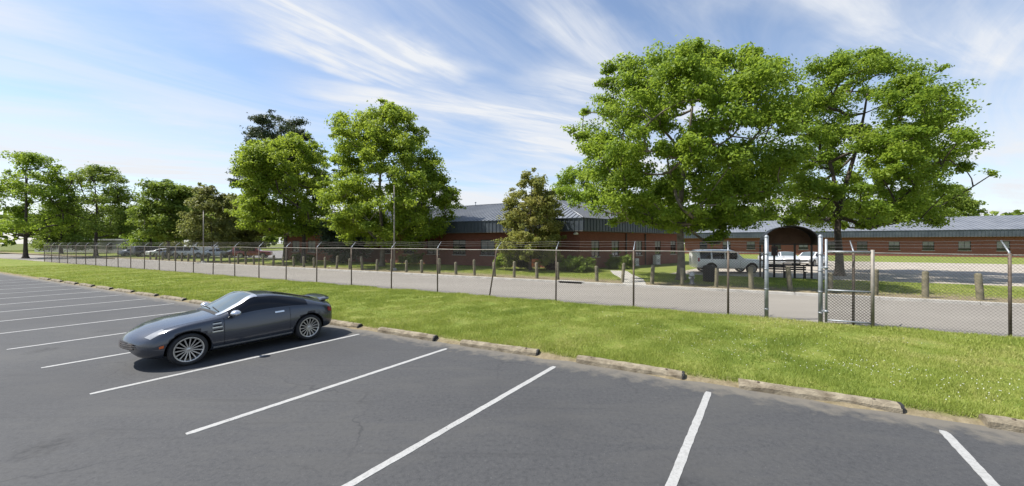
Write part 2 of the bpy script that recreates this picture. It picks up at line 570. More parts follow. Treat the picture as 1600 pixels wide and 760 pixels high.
class MB:
    def __init__(self):
        self.v, self.f, self.sm = [], [], []

    def add(self, vs, fs, smooth=False):
        o = len(self.v)
        self.v += [tuple(p) for p in vs]
        self.f += [tuple(i + o for i in f) for f in fs]
        self.sm += [smooth] * len(fs)
        return self

    def box(self, c, size, rz=0.0, top=1.0):
        cx, cy, cz = c
        hx, hy, hz = size[0] / 2, size[1] / 2, size[2] / 2
        cs, sn = math.cos(rz), math.sin(rz)
        vs = []
        for z, k in ((-hz, 1.0), (hz, top)):
            for x, y in ((-hx, -hy), (hx, -hy), (hx, hy), (-hx, hy)):
                x, y = x * k, y * k
                vs.append((cx + x * cs - y * sn, cy + x * sn + y * cs, cz + z))
        return self.add(vs, [(3, 2, 1, 0), (4, 5, 6, 7), (0, 1, 5, 4), (1, 2, 6, 5), (2, 3, 7, 6), (3, 0, 4, 7)])

    def tube(self, pts, rad, n=8, cap=True, smooth=True):
        pts = [Vector(p) for p in pts]
        if not hasattr(rad, '__len__'):
            rad = [rad] * len(pts)
        vs, fs = [], []
        ref = None
        for i, p in enumerate(pts):
            d = (pts[min(i + 1, len(pts) - 1)] - pts[max(i - 1, 0)])
            if d.length < 1e-9:
                d = Vector((0, 0, 1))
            d.normalize()
            if ref is None:
                ref = Vector((1, 0, 0)) if abs(d.x) < 0.8 else Vector((0, 1, 0))
            a = (ref - d * ref.dot(d)).normalized()
            ref = a
            b = d.cross(a)
            for k in range(n):
                t = 2 * math.pi * k / n
                vs.append(p + (a * math.cos(t) + b * math.sin(t)) * rad[i])
        for i in range(len(pts) - 1):
            for k in range(n):
                k2 = (k + 1) % n
                fs.append((i * n + k, i * n + k2, (i + 1) * n + k2, (i + 1) * n + k))
        self.add(vs, fs, smooth)
        if cap:
            o = len(self.v) - len(vs)
            self.f.append(tuple(o + k for k in reversed(range(n))))
            self.f.append(tuple(o + (len(pts) - 1) * n + k for k in range(n)))
            self.sm += [False, False]
        return self

    def lathe(self, prof, n=24, axis='Z', c=(0, 0, 0), smooth=True):
        vs, fs = [], []
        for (r, h) in prof:
            for k in range(n):
                t = 2 * math.pi * k / n
                a, b = r * math.cos(t), r * math.sin(t)
                p = (a, b, h) if axis == 'Z' else (a, h, b) if axis == 'Y' else (h, a, b)
                vs.append((p[0] + c[0], p[1] + c[1], p[2] + c[2]))
        for i in range(len(prof) - 1):
            for k in range(n):
                k2 = (k + 1) % n
                fs.append((i * n + k, i * n + k2, (i + 1) * n + k2, (i + 1) * n + k))
        return self.add(vs, fs, smooth)

    def prism(self, poly, z0, z1):
        n = len(poly)
        vs = [(p[0], p[1], z0) for p in poly] + [(p[0], p[1], z1) for p in poly]
        fs = [tuple(reversed(range(n))), tuple(range(n, 2 * n))]
        fs += [(i, (i + 1) % n, n + (i + 1) % n, n + i) for i in range(n)]
        return self.add(vs, fs)

    def grid(self, P, smooth=True, flip=False):
        """P: array (a, b, 3)"""
        a, b = P.shape[:2]
        fs = []
        for i in range(a - 1):
            for j in range(b - 1):
                q = (i * b + j, i * b + j + 1, (i + 1) * b + j + 1, (i + 1) * b + j)
                fs.append(tuple(reversed(q)) if flip else q)
        return self.add(P.reshape(-1, 3).tolist(), fs, smooth)

    def mesh(self, name, mat):
        me = bpy.data.meshes.new(name)
        me.from_pydata(self.v, [], self.f)
        me.polygons.foreach_set("use_smooth", self.sm)
        if mat:
            me.materials.append(mat)
        me.update()
        return me

    def build(self, name, mat, parent=None, loc=None, rz=0.0, bevel=0.0):
        me = self.mesh(name, mat)
        if bevel:
            bm = bmesh.new()
            bm.from_mesh(me)
            bmesh.ops.recalc_face_normals(bm, faces=bm.faces)
            es = [e for e in bm.edges if len(e.link_faces) == 2 and e.calc_face_angle(0) > 0.6]
            bmesh.ops.bevel(bm, geom=es, offset=bevel, segments=2, affect='EDGES', profile=0.6)
            bm.to_mesh(me)
            bm.free()
        o = bpy.data.objects.new(name, me)
        link(o, parent)
        if loc is not None:
            o.location = loc
        o.rotation_euler = (0, 0, rz)
        return o


def big_mesh(name, V, F, mat, tint=None, smooth=False):
    """fast mesh from numpy arrays; F is (n,3) or (n,4)"""
    me = bpy.data.meshes.new(name)
    nf, k = F.shape
    me.vertices.add(len(V))
    me.vertices.foreach_set("co", np.ascontiguousarray(V, dtype=np.float32).ravel())
    me.loops.add(nf * k)
    me.loops.foreach_set("vertex_index", np.ascontiguousarray(F, dtype=np.int32).ravel())
    me.polygons.add(nf)
    me.polygons.foreach_set("loop_start", np.arange(0, nf * k, k, dtype=np.int32))
    me.polygons.foreach_set("loop_total", np.full(nf, k, dtype=np.int32))
    if tint is not None:
        a = me.attributes.new("tint", 'FLOAT', 'FACE')
        a.data.foreach_set("value", np.ascontiguousarray(tint, dtype=np.float32))
    me.update(calc_edges=True)
    if smooth:
        me.polygons.foreach_set("use_smooth", np.ones(nf, dtype=bool))
    me.materials.append(mat)
    return me


def flat_sheet(name, pts, z, mat, parent=None, kind='structure'):
    """a level sheet with thickness"""
    mb = MB().prism(pts, z - 0.05, z)
    o = mb.build(name, mat, parent)
    if parent is None:
        tag(o, kind=kind)
    return o


def copy_tree(o, parent=None):
    c = o.copy()
    COL.objects.link(c)
    c.parent = parent
    for ch in list(o.children):
        copy_tree(ch, c)
    return c


ORD = ["zeroth", "first", "second", "third", "fourth", "fifth", "sixth", "seventh", "eighth", "ninth", "tenth", "eleventh", "twelfth",
       "thirteenth", "fourteenth", "fifteenth", "sixteenth", "seventeenth", "eighteenth", "nineteenth", "twentieth", "twenty-first",
       "twenty-second", "twenty-third", "twenty-fourth", "twenty-fifth", "twenty-sixth", "twenty-seventh", "twenty-eighth", "twenty-ninth",
       "thirtieth", "thirty-first", "thirty-second", "thirty-third", "thirty-fourth", "thirty-fifth", "thirty-sixth", "thirty-seventh",
       "thirty-eighth", "thirty-ninth", "fortieth", "forty-first", "forty-second", "forty-third", "forty-fourth", "forty-fifth"]


def sq_poly(lst):
    return [tuple(W(s, q)[:2]) for s, q in lst]


# ------------------------------------------------------------------ setting
S0, S1 = -140.0, 60.0
gb = MB()
gb.add([(-1500, -600, -0.12), (1500, -600, -0.12), (1500, 1500, -0.12), (-1500, 1500, -0.12)], [(0, 1, 2, 3)])
tag(gb.build("ground", M_FARLAWN), kind='structure')

lot = flat_sheet("parking_lot", sq_poly([(S0, -25), (S1, -25), (S1, 7.62), (S0, 7.62)]), 0.0, M_ASPH)

# painted stall lines, each a thin coat of paint 4 mm proud of the asphalt
LINE_DIR = Vector((-0.575, -0.818, 0)).normalized()
LINE_S = [-8.32 - 2.74 * k for k in range(12, 0, -1)] + [-8.32, -5.34, -2.63, 0.115] + [2.86 + 2.74 * k for k in range(5)]
for i, s in enumerate(LINE_S):
    a = W(s, 6.95)
    b = a + LINE_DIR * (4.72 if abs(s + 5.34) < 0.01 else 4.85)
    side = Vector((-LINE_DIR.y, LINE_DIR.x, 0)) * 0.050
    n = 60
    vs, fs = [], []
    for k in range(n + 1):
        p = a.lerp(b, k / n)
        e_ = .7 if k in (0, n) else 1.0
        w1, w2 = e_ + rng.uniform(-.10, .07), e_ + rng.uniform(-.10, .07)
        for h in (0.001, 0.005):
            vs.append((p + side * w1) + Vector((0, 0, h)))
            vs.append((p - side * w2) + Vector((0, 0, h)))
    for k in range(n):
        o = 4 * k
        fs += [(o + 2, o + 3, o + 7, o + 6), (o, o + 2, o + 6, o + 4), (o + 3, o + 1, o + 5, o + 7)]
    MB().add(vs, fs).build("parking_line", M_PAINT, lot)

# the grass verge: a gently uneven bank between lot and fence
vs_s = np.linspace(S0, S1, 401)
vs_q = np.array([7.30, 7.42, 7.6, 8.2, 9.2, 10.4, 11.6, 12.8, 13.6, 14.1, 14.45, 14.62])
vz = np.array([-0.03, 0.03, 0.085, 0.11, 0.13, 0.14, 0.14, 0.13, 0.10, 0.06, 0.03, -0.03])


def verge_z(s, q):
    z = np.interp(q, vs_q, vz)
    return z + 0.018 * np.sin(s * 1.7 + q * 0.8) * np.clip((q - 7.4) * 2, 0, 1) + 0.012 * np.sin(s * 4.1 - q * 2.3) * np.clip((q - 7.4) * 2, 0, 1)


SS, QQ = np.meshgrid(vs_s, vs_q, indexing='ij')
wob = 0.05 * np.sin(SS * 2.3) + 0.04 * np.sin(SS * 5.1 + 1)
QW = QQ + wob * ((QQ < 7.5) | (QQ > 14.2))
P = np.stack([SS * U.x + QW * N.x, SS * U.y + QW * N.y, verge_z(SS, QQ)], -1)
verge = MB().grid(P, True, flip=True).build("grass_verge", M_VERGE)
tag(verge, kind='structure')

road = flat_sheet("road", sq_poly([(S0, 14.3), (S1, 14.3), (S1, 21.72), (S0, 21.72)]), 0.004, M_ROAD)
lawn = flat_sheet("lawn", sq_poly([(S0, 21.86), (S1 + 60, 21.86), (S1 + 60, 190), (S0 - 60, 190), (S0 - 60, 21.86)]), LAWN_Z, M_LAWN)

# far kerb, laid in 3 m lengths, with the storm drain let into it
kerb = bpy.data.objects.new("kerb", None)
COL.objects.link(kerb)
tag(kerb, kind='structure')
DR0, DR1 = s_at(872, 21.75), s_at(911, 21.75)
ss = -80.0
kerb_mesh = None
k_edges = []
while ss < 45:
    k_edges.append(ss)
    ss += 3.0
for s in k_edges:
    e0, e1 = s, s + 2.985
    segs = [(e0, e1)]
    if e0 < DR1 and e1 > DR0:
        segs = [(e0, min(e1, DR0)), (max(e0, DR1), e1)]
    for (a, b) in segs:
        if b - a < 0.05:
            continue
        prof = [(0, 0), (0.02, 0.115), (0.045, 0.135), (0.17, 0.135), (0.17, 0.0)]
        vs = []
        for e in (a, b):
            for (dq, z) in prof:
                vs.append(W(e, 21.70 + dq, z - 0.0))
        n = len(prof)
        fs = [tuple(range(n)), tuple(reversed(range(n, 2 * n)))] + [(k, n + k, n + (k + 1) % n, (k + 1) % n) for k in range(n)]
        MB().add(vs, fs).build("kerb_stone", M_CONC, kerb)
mb = MB()
for (a, b, q0, q1, z0, z1) in ((DR0, DR1, 21.70, 22.1, 0.115, 0.15), (DR0, DR0 + 0.08, 21.72, 22.1, 0, 0.115), (DR1 - 0.08, DR1, 21.72, 22.1, 0, 0.115)):
    mb.prism(sq_poly([(a, q0), (b, q0), (b, q1), (a, q1)]), z0, z1)
dr = mb.build("drain_inlet", M_CONC, kerb)
MB().prism(sq_poly([(DR0 + 0.08, 21.78), (DR1 - 0.08, 21.78), (DR1 - 0.08, 21.84), (DR0 + 0.08, 21.84)]), 0.008, 0.113).build("drain_opening", M_DARK, dr)

# concrete walk from the kerb to the building, and the lots beyond
walk = [(-4.05, 21.90), (-2.75, 21.90), (-3.4, 25.5), (-4.6, 28.6), (-5.6, 32.0), (-7.0, 32.0), (-6.0, 28.4), (-4.8, 25.2)]
flat_sheet("footpath", sq_poly(walk), LAWN_Z + 0.006, M_CONC)
flat_sheet("car_park", sq_poly([(-2.2, 30.6), (70, 30.6), (70, 62), (4.5, 62), (1.5, 46)]), LAWN_Z + 0.006, M_PALELOT)
flat_sheet("side_car_park", sq_poly([(-120, 33), (-50, 33), (-50, 75), (-120, 75)]), LAWN_Z + 0.006, M_GREYLOT)

# ------------------------------------------------------------------ main brick building
C0 = Vector((6.3, 32.2, 0))
AX, AN = -U, N                     # wing along the road (running away to the left)
BX, BN = Vector((0.8, 0.6, 0)), Vector((-0.6, 0.8, 0))
HALF, EAVE0, EAVE1, RIDGE = 9.0, 3.55, 4.72, 7.45
LA, LB = 46.5, 20.0


def line_x(p, d, q, e):
    det = d.x * (-e.y) + e.x * d.y
    r = q - p
    t = (r.x * (-e.y) + e.x * r.y) / det
    return p + d * t


def corner(off):
    return line_x(C0 + AN * off, AX, C0 + BN * off, BX)


def ZP(p, z):
    return Vector((p.x, p.y, z))


bld = thing("brick_building", "long low red brick building with a grey metal hip roof behind the wooden bollards", "building", ZP(C0, LAWN_Z))
bld_inv = -Vector(bld.location)


def bpart(mb, name, mat, parent=None, bevel=0):
    o = mb.build(name, mat, parent if parent else bld, bevel=bevel)
    if parent is None or parent is bld:
        o.location = bld_inv
    return o


def add_uv(o, scale=1.0):
    me = o.data
    uv = me.uv_layers.new(name="UVMap")
    for p in me.polygons:
        nrm = p.normal
        t = Vector((-nrm.y, nrm.x, 0))
        if t.length < 1e-4:
            t = Vector((1, 0, 0))
        t.normalize()
        for li in p.loop_indices:
            co = me.vertices[me.loops[li].vertex_index].co
            uv.data[li].uv = (co.dot(t) * scale, co.z * scale)


def wall_with_openings(p0, p1, z0, z1, thick, inward, openings):
    """wall slab with real rectangular openings: (t0, t1, za, zb) measured along p0->p1"""
    mb = MB()
    d = (p1 - p0)
    L = d.length
    d = d / L
    ts = sorted({0.0, L} | {o[0] for o in openings} | {o[1] for o in openings})
    zs = sorted({z0, z1} | {o[2] for o in openings} | {o[3] for o in openings})
    for i in range(len(ts) - 1):
        run = []
        for j in range(len(zs) - 1):
            tm, zm = (ts[i] + ts[i + 1]) / 2, (zs[j] + zs[j + 1]) / 2
            solid = not any(o[0] < tm < o[1] and o[2] < zm < o[3] for o in openings)
            if solid:
                if run and abs(run[-1][1] - zs[j]) < 1e-6:
                    run[-1][1] = zs[j + 1]
                else:
                    run.append([zs[j], zs[j + 1]])
        for (za, zb) in run:
            a, b = p0 + d * ts[i], p0 + d * ts[i + 1]
            poly = [a, b, b + inward * thick, a + inward * thick]
            mb.prism([(p.x, p.y) for p in poly], za, zb)
    return mb


def window(parent, p, d, inward, w, z0, z1, loc, blind=False):
    """frame with mullion, sunk glass; p = centre of the opening on the wall face"""
    def bx(a, b, za, zb, i0, i1):
        q0, q1 = p + d * a, p + d * b
        return [(q0 + inward * i0), (q1 + inward * i0), (q1 + inward * i1), (q0 + inward * i1)], za, zb
    mf = MB()
    for args in ((-w / 2, -w / 2 + .06, z0, z1, .05, .12), (w / 2 - .06, w / 2, z0, z1, .05, .12), (-w / 2 + .06, w / 2 - .06, z1 - .06, z1, .05, .12),
                 (-w / 2 + .06, w / 2 - .06, z0, z0 + .06, .05, .12), (-.025, .025, z0 + .06, z1 - .06, .052, .118)):
        poly, za, zb = bx(*args)
        mf.prism([(v.x, v.y) for v in poly], za, zb)
    f = mf.build("window", M_FRAME, parent)
    f.location = loc
    poly, za, zb = bx(-w / 2 + .06, w / 2 - .06, z0 + .06, z1 - .06, .085, .10)
    MB().prism([(v.x, v.y) for v in poly], za, zb).build("pane", M_WIN, f)
    if rng.random() < .6:
        drop = rng.choice((.3, .45, .7))
        poly, za, zb = bx(-w / 2 + .07, w / 2 - .07, z1 - .06 - drop * (z1 - z0 - .14), z1 - .062, .081, .0845)
        MB().prism([(v.x, v.y) for v in poly], za, zb).build("blind", M_BLIND, f)
    poly, za, zb = bx(-w / 2 - .08, w / 2 + .08, z0 - .09, z0 - .002, -.05, .10)
    MB().prism([(v.x, v.y) for v in poly], za, zb).build("sill", M_CONC, f)
    return f


WALL_IN = 1.0
cw = corner(WALL_IN)
ci = corner(HALF * 2 - WALL_IN)
a_end = C0 + AX * (LA - WALL_IN) + AN * WALL_IN
a_end_i = C0 + AX * (LA - WALL_IN) + AN * (HALF * 2 - WALL_IN)
b_end = C0 + BX * (LB - WALL_IN) + BN * WALL_IN
b_end_i = C0 + BX * (LB - WALL_IN) + BN * (HALF * 2 - WALL_IN)
WIN_A = [(t, t + 1.7, 1.25, 2.85) for t in (2.2, 5.6, 9.0, 12.6, 16.2, 19.8, 23.4, 27.0, 30.6, 34.2, 37.8, 41.4)]
WIN_B = [(t, t + 1.15, 1.2, 2.75) for t in (1.6, 4.6, 8.6, 12.2, 15.4)]
mw = wall_with_openings(cw, a_end, LAWN_Z - 0.1, EAVE0 + 0.02, 0.3, AN, WIN_A)
o = bpart(mw, "wall", M_BRICK); add_uv(o)
mw = wall_with_openings(cw, b_end, LAWN_Z - 0.1, EAVE0 + 0.02, 0.3, BN, WIN_B)
o = bpart(mw, "wall", M_BRICK); add_uv(o)
for (p0, p1, inw) in ((a_end + AN * 0.3, a_end_i, -AX), (a_end_i, ci, -AN), (ci, b_end_i, -BN), (b_end_i, b_end + BN * 0.3, -BX)):
    o = bpart(wall_with_openings(p0, p1, LAWN_Z - 0.1, EAVE0 + 0.02, 0.3, inw, []), "wall", M_BRICK); add_uv(o)
for (t0, t1, z0, z1) in WIN_A:
    window(bld, cw + AX * ((t0 + t1) / 2), AX, AN, t1 - t0, z0, z1, bld_inv)
for (t0, t1, z0, z1) in WIN_B:
    window(bld, cw + BX * ((t0 + t1) / 2), BX, BN, t1 - t0, z0, z1, bld_inv)

# soffit + fascia of vertical ribbed metal
eave = [C0 + AX * LA, C0, C0 + BX * LB, C0 + BX * LB + BN * HALF * 2, corner(HALF * 2), C0 + AX * LA + AN * HALF * 2]
bpart(MB().prism([(p.x, p.y) for p in eave], EAVE0, EAVE0 + 0.06), "soffit", M_SOFFIT)


def fascia(p0, p1, out, parent_fn, ribs=True):
    d = (p1 - p0)
    L = d.length
    d = d / L
    mb = MB()
    poly = [p0, p1, p1 - out * 0.08, p0 - out * 0.08]
    mb.prism([(p.x, p.y) for p in poly], EAVE0 + 0.06, EAVE1 - 0.03)
    f = parent_fn(mb, "fascia", M_FASCIA)
    if ribs:
        mr = MB()
        n = int(L / 0.42)
        for k in range(n + 1):
            c = p0 + d * (0.03 + k * (L - 0.06) / n)
            poly = [c - d * 0.022, c + d * 0.022, c + d * 0.022 + out * 0.045, c - d * 0.022 + out * 0.045]
            mr.prism([(p.x, p.y) for p in poly], EAVE0 + 0.03, EAVE1 - 0.035)
        poly = [p0 - d * 0.0 + out * 0.002, p1 + out * 0.002, p1 + out * 0.07, p0 + out * 0.07]
        mr.prism([(p.x, p.y) for p in poly], EAVE1 - 0.03, EAVE1 + 0.04)
        o = mr.build("fascia_ribs", M_FASCIA, f)
        o["kind"] = "stuff"


fascia(eave[1], eave[0], -AN, bpart)
fascia(eave[1] + BX * 0.09, eave[2], -BN, bpart)
fascia(eave[2] + BN * 0.09, eave[3], BX, bpart, False)
fascia(eave[5], eave[0] + AN * 0.09, AX, bpart, False)

J = corner(HALF)
RA = C0 + AX * (LA - HALF) + AN * HALF
RB = C0 + BX * (LB - HALF) + BN * HALF
zE, zR = EAVE1 + 0.01, RIDGE
mb = MB()
V_ = [ZP(C0, zE), ZP(eave[0], zE), ZP(eave[5], zE), ZP(corner(HALF * 2), zE), ZP(eave[3], zE), ZP(eave[2], zE), ZP(J, zR), ZP(RA, zR), ZP(RB, zR)]
mb.add(V_, [(0, 6, 7, 1), (1, 7, 2), (2, 7, 6, 3), (0, 5, 8, 6), (5, 4, 8), (4, 3, 6, 8), (0, 1, 2, 3, 4, 5)])
roof = bpart(mb, "roof", M_ROOF)


def seams(c, x, nrm, L, tJ, tE, name, parent, step=0.46, half=HALF):
    mb = MB()
    sl = (RIDGE - EAVE1) / half
    k = 0.2
    up = Vector((0, 0, 1))
    while k < L - 0.1:
        wmax = half
        if k < tJ:
            wmax = half * k / tJ
        elif k > L - tE:
            wmax = half * (L - k) / tE
        a = c + x * k
        p0 = ZP(a - nrm * 0.02, zE + 0.0)
        p1 = ZP(a + nrm * (wmax - 0.02), zE + sl * wmax)
        hw = x * 0.022
        h = up * 0.055
        vs = [p0 - hw, p0 + hw, p1 + hw, p1 - hw, p0 - hw + h, p0 + hw + h, p1 + hw + h, p1 - hw + h]
        mb.add(vs, [(4, 5, 6, 7), (0, 1, 5, 4), (1, 2, 6, 5), (2, 3, 7, 6), (3, 0, 4, 7)])
        k += step
    o = mb.build(name, M_SEAM, parent)
    o["kind"] = "stuff"


tJa = (J - C0).dot(AX)
tJb = (J - C0).dot(BX)
seams(C0, AX, AN, LA, tJa, HALF, "roof_seams", roof)
seams(C0, BX, BN, LB, tJb, HALF, "roof_seams", roof)
mb = MB()
for (p, q) in ((V_[0], V_[6]), (V_[6], V_[7]), (V_[7], V_[1]), (V_[6], V_[8]), (V_[8], V_[5])):
    mb.tube([p + Vector((0, 0, .02)), q + Vector((0, 0, .02))], 0.075, 6)
mb.build("ridge_cap", M_SEAM, roof)
pv = line_x(Vector((0, 0, 0)), Vector(((743 - 800) / FPX, 1, 0)), C0 + AN * (HALF - 0.6), AX)
mb = MB().tube([ZP(pv, RIDGE - 0.3), ZP(pv, RIDGE + 0.28)], 0.05, 8).lathe([(0.02, RIDGE + .42), (0.11, RIDGE + .36), (0.11, RIDGE + .27), (0.05, RIDGE + .25)], 10, 'Z', (pv.x, pv.y, 0))
mb.build("vent_pipe", M_GALV, roof)
# downspouts on the shaded wing, wall flood lamp at the corner
for t in (6.85, 10.25, 17.6):
    p = cw + BX * t - BN * 0.07
    bpart(MB().box((p.x, p.y, (EAVE0 + LAWN_Z) / 2), (0.11, 0.10, EAVE0 - LAWN_Z - 0.1), math.atan2(BX.y, BX.x)), "downspout", M_FRAME)
pl = cw + AX * 0.3 - AN * 0.22
M_LAMPW = pm("lamp_housing", (0.72, 0.71, 0.68), (0.8, 0.79, 0.76), 5, 0.4)
mb = MB().lathe([(0.0, 0.17), (0.13, 0.14), (0.21, 0.05), (0.23, -0.06), (0.19, -0.10), (0.0, -0.08)], 14, 'Z', (pl.x, pl.y, 3.36))
mb.tube([(pl.x, pl.y, 3.36), (pl.x + AN.x * .23, pl.y + AN.y * .23, 3.36)], 0.05, 6)
bpart(mb, "flood_lamp", M_LAMPW)

# ------------------------------------------------------------------ far wing across the pale lot
fo = at(1062, 82.0)
fx = U
far = thing("far_brick_building", "distant brick building with a pale grey metal roof behind the arched shelter", "building", ZP(fo, LAWN_Z))
finv = -Vector(far.location)


def fpart(mb, name, mat, parent=None, bevel=0):
    o = mb.build(name, mat, parent if parent else far, bevel=bevel)
    if parent is None or parent is far:
        o.location = finv
    return o


LF = 92.0
f0, f1 = fo, fo + fx * LF
WIN_F = [(t, t + 1.5, 1.2, 2.8) for t in np.arange(3.0, LF - 4, 4.4)]
o = fpart(wall_with_openings(f0 + N * 1 + fx * 1, f1 + N * 1 - fx * 1, 0, EAVE0, 0.3, N, WIN_F), "wall", M_BRICK); add_uv(o)
for (p0, p1, inw) in ((f0 + N * 1.3 + fx, f0 + N * 17 + fx, fx), (f0 + N * 17 + fx, f1 + N * 17 - fx, -N), (f1 + N * 17 - fx, f1 + N * 1.3 - fx, -fx)):
    o = fpart(wall_with_openings(p0, p1, 0, EAVE0, 0.3, inw, []), "wall", M_BRICK); add_uv(o)
for (t0, t1, z0, z1) in WIN_F:
    window(far, f0 + N * 1 + fx * (1 + (t0 + t1) / 2), fx, N, t1 - t0, z0, z1, finv)
fe = [f0, f1, f1 + N * 18, f0 + N * 18]
fpart(MB().prism([(p.x, p.y) for p in fe], EAVE0, EAVE0 + 0.06), "soffit", M_SOFFIT)
fascia(f0, f1, -N, fpart)
fascia(f0 + N * 0.09, fe[3], -fx, fpart, False)
r0, r1 = f0 + fx * 9 + N * 9, f1 - fx * 9 + N * 9
V_ = [ZP(p, zE) for p in fe] + [ZP(r0, zR), ZP(r1, zR)]
froof = fpart(MB().add(V_, [(0, 1, 5, 4), (1, 2, 5), (2, 3, 4, 5), (3, 0, 4), (3, 2, 1, 0)]), "roof", M_ROOF)
seams(f0, fx, N, LF, 9, 9, "roof_seams", froof, 0.6)

# ------------------------------------------------------------------ pale far building at left
def low_block(name, label, c, size, rz, wallmat, roofmat, h):
    t = thing(name, label, "building", (c.x, c.y, LAWN_Z), rz)
    w, d = size
    MB().box((0, 0, h / 2), (w, d, h)).build("wall", wallmat, t)
    MB().prism([(-w / 2 - .4, -d / 2 - .4), (w / 2 + .4, -d / 2 - .4), (w / 2 + .4, d / 2 + .4), (-w / 2 - .4, d / 2 + .4)], h + .002, h + .35).build("roof", roofmat, t)
    n = int(w / 5)
    for k in range(n):
        x = -w / 2 + (k + .5) * w / n
        f = MB().box((x, -d / 2 - .02, h * .55), (1.6, .1, 1.3)).build("window", M_FRAME, t)
        MB().box((x, -d / 2 - .078, h * .55), (1.45, .02, 1.15)).build("pane", M_WIN, f)
    return t


M_PALEWALL = pm("pale_wall", (0.36, 0.35, 0.33), (0.42, 0.41, 0.39), 0.5, 0.85)
M_PALEROOF = pm("pale_roof", (0.40, 0.40, 0.40), (0.48, 0.48, 0.48), 0.5, 0.7)
low_block("low_building", "long pale low building far behind the left parked cars", at(205, 96), (46, 14), -0.25, M_PALEWALL, M_PALEROOF, 3.0)

# ------------------------------------------------------------------ cars


def pchip_slopes(x, y):
    """x (k,), y (..., k)"""
    h = np.diff(x)
    d = np.diff(y, axis=-1) / h
    m = np.zeros_like(y)
    w1 = 2 * h[1:] + h[:-1]
    w2 = h[1:] + 2 * h[:-1]
    d0, d1 = d[..., :-1], d[..., 1:]
    ok = (d0 * d1) > 0
    with np.errstate(divide='ignore', invalid='ignore'):
        mm = (w1 + w2) / (w1 / np.where(ok, d0, 1) + w2 / np.where(ok, d1, 1))
    m[..., 1:-1] = np.where(ok, mm, 0)
    m[..., 0] = d[..., 0]
    m[..., -1] = d[..., -1]
    return m


class Skin:
    KV = np.array([0, .06, .28, .5, .8, 1.0, 1.2])

    def __init__(self, st, bow_f=0.28, bow_r=0.18, zone=0.75):
        st = sorted(st)
        a = np.array(st, float)
        self.x = a[:, 0]
        self.p = a[:, 1:].T
        self.mp = pchip_slopes(self.x, self.p)
        self.bf, self.br, self.zone = bow_f, bow_r, zone

    def params(self, x):
        i = np.clip(np.searchsorted(self.x, x) - 1, 0, len(self.x) - 2)
        h = self.x[i + 1] - self.x[i]
        t = np.clip((x - self.x[i]) / h, 0, 1)
        h00, h10 = 2 * t**3 - 3 * t**2 + 1, t**3 - 2 * t**2 + t
        h01, h11 = -2 * t**3 + 3 * t**2, t**3 - t**2
        return h00 * self.p[:, i] + h10 * h * self.mp[:, i] + h01 * self.p[:, i + 1] + h11 * h * self.mp[:, i + 1]

    def __call__(self, x, v):
        x, v = np.broadcast_arrays(np.asarray(x, float), np.asarray(v, float))
        shp = x.shape
        x, v = x.ravel(), v.ravel()
        zb, wb, zs, ws, zh, wh, zr, wr, zc = self.params(x)
        Y = np.stack([wb * 0.86, wb, ws, wh, wr, wr * 0, -wr], -1)
        Z = np.stack([zb - 0.004, zb + 0.03, zs, zh, zr, zc, zr], -1)
        out = []
        sgn = np.sign(v)
        av = np.abs(v)
        over = av > 1
        av2 = np.where(over, 2 - av, av)
        for A in (Y, Z):
            m = pchip_slopes(self.KV, A)
            i = np.clip(np.searchsorted(self.KV, av2, side='right') - 1, 0, len(self.KV) - 2)
            r = np.arange(len(x))
            h = self.KV[i + 1] - self.KV[i]
            t = (av2 - self.KV[i]) / h
            out.append((2 * t**3 - 3 * t**2 + 1) * A[r, i] + (t**3 - 2 * t**2 + t) * h * m[r, i] + (-2 * t**3 + 3 * t**2) * A[r, i + 1] + (t**3 - t**2) * h * m[r, i + 1])
        y, z = out
        y = np.where(over, -y, y)
        xf, xr = self.x[-1], self.x[0]
        f = np.clip((x - (xf - self.zone)) / self.zone, 0, 1) ** 1.5
        g = np.clip(((xr + self.zone) - x) / self.zone, 0, 1) ** 1.5
        xo = x - self.bf * f * (y / 0.85) ** 2 + self.br * g * (y / 0.85) ** 2
        return np.stack([xo, y, z], -1).reshape(*shp, 3)

    def normal(self, x, v):
        e = 1e-3
        a = self(x + e, v) - self(x - e, v)
        b = self(x, v + e) - self(x, v - e)
        n = np.cross(a, b)
        n /= np.linalg.norm(n, axis=-1, keepdims=True) + 1e-12
        return n

    def patch(self, x0, x1, v0, v1, nx=12, nv=6, off=0.004):
        """grid patch proud of the skin; x0/x1 may be functions of the 0..1 v-parameter"""
        b = np.linspace(0, 1, nv)
        a = np.linspace(0, 1, nx)
        A, B = np.meshgrid(a, b, indexing='ij')
        X0 = x0(B) if callable(x0) else x0
        X1 = x1(B) if callable(x1) else x1
        X = X0 + (X1 - X0) * A
        V0 = v0(A) if callable(v0) else v0
        V1 = v1(A) if callable(v1) else v1
        Vv = V0 + (V1 - V0) * B
        n = self.normal(X, Vv)
        P = self(X, Vv)
        # outward test
        c = np.zeros_like(P)
        c[..., 0] = P[..., 0]
        c[..., 2] = 0.6
        if np.mean(np.sum((P - c) * n, -1)) < 0:
            n = -n
        return P, n


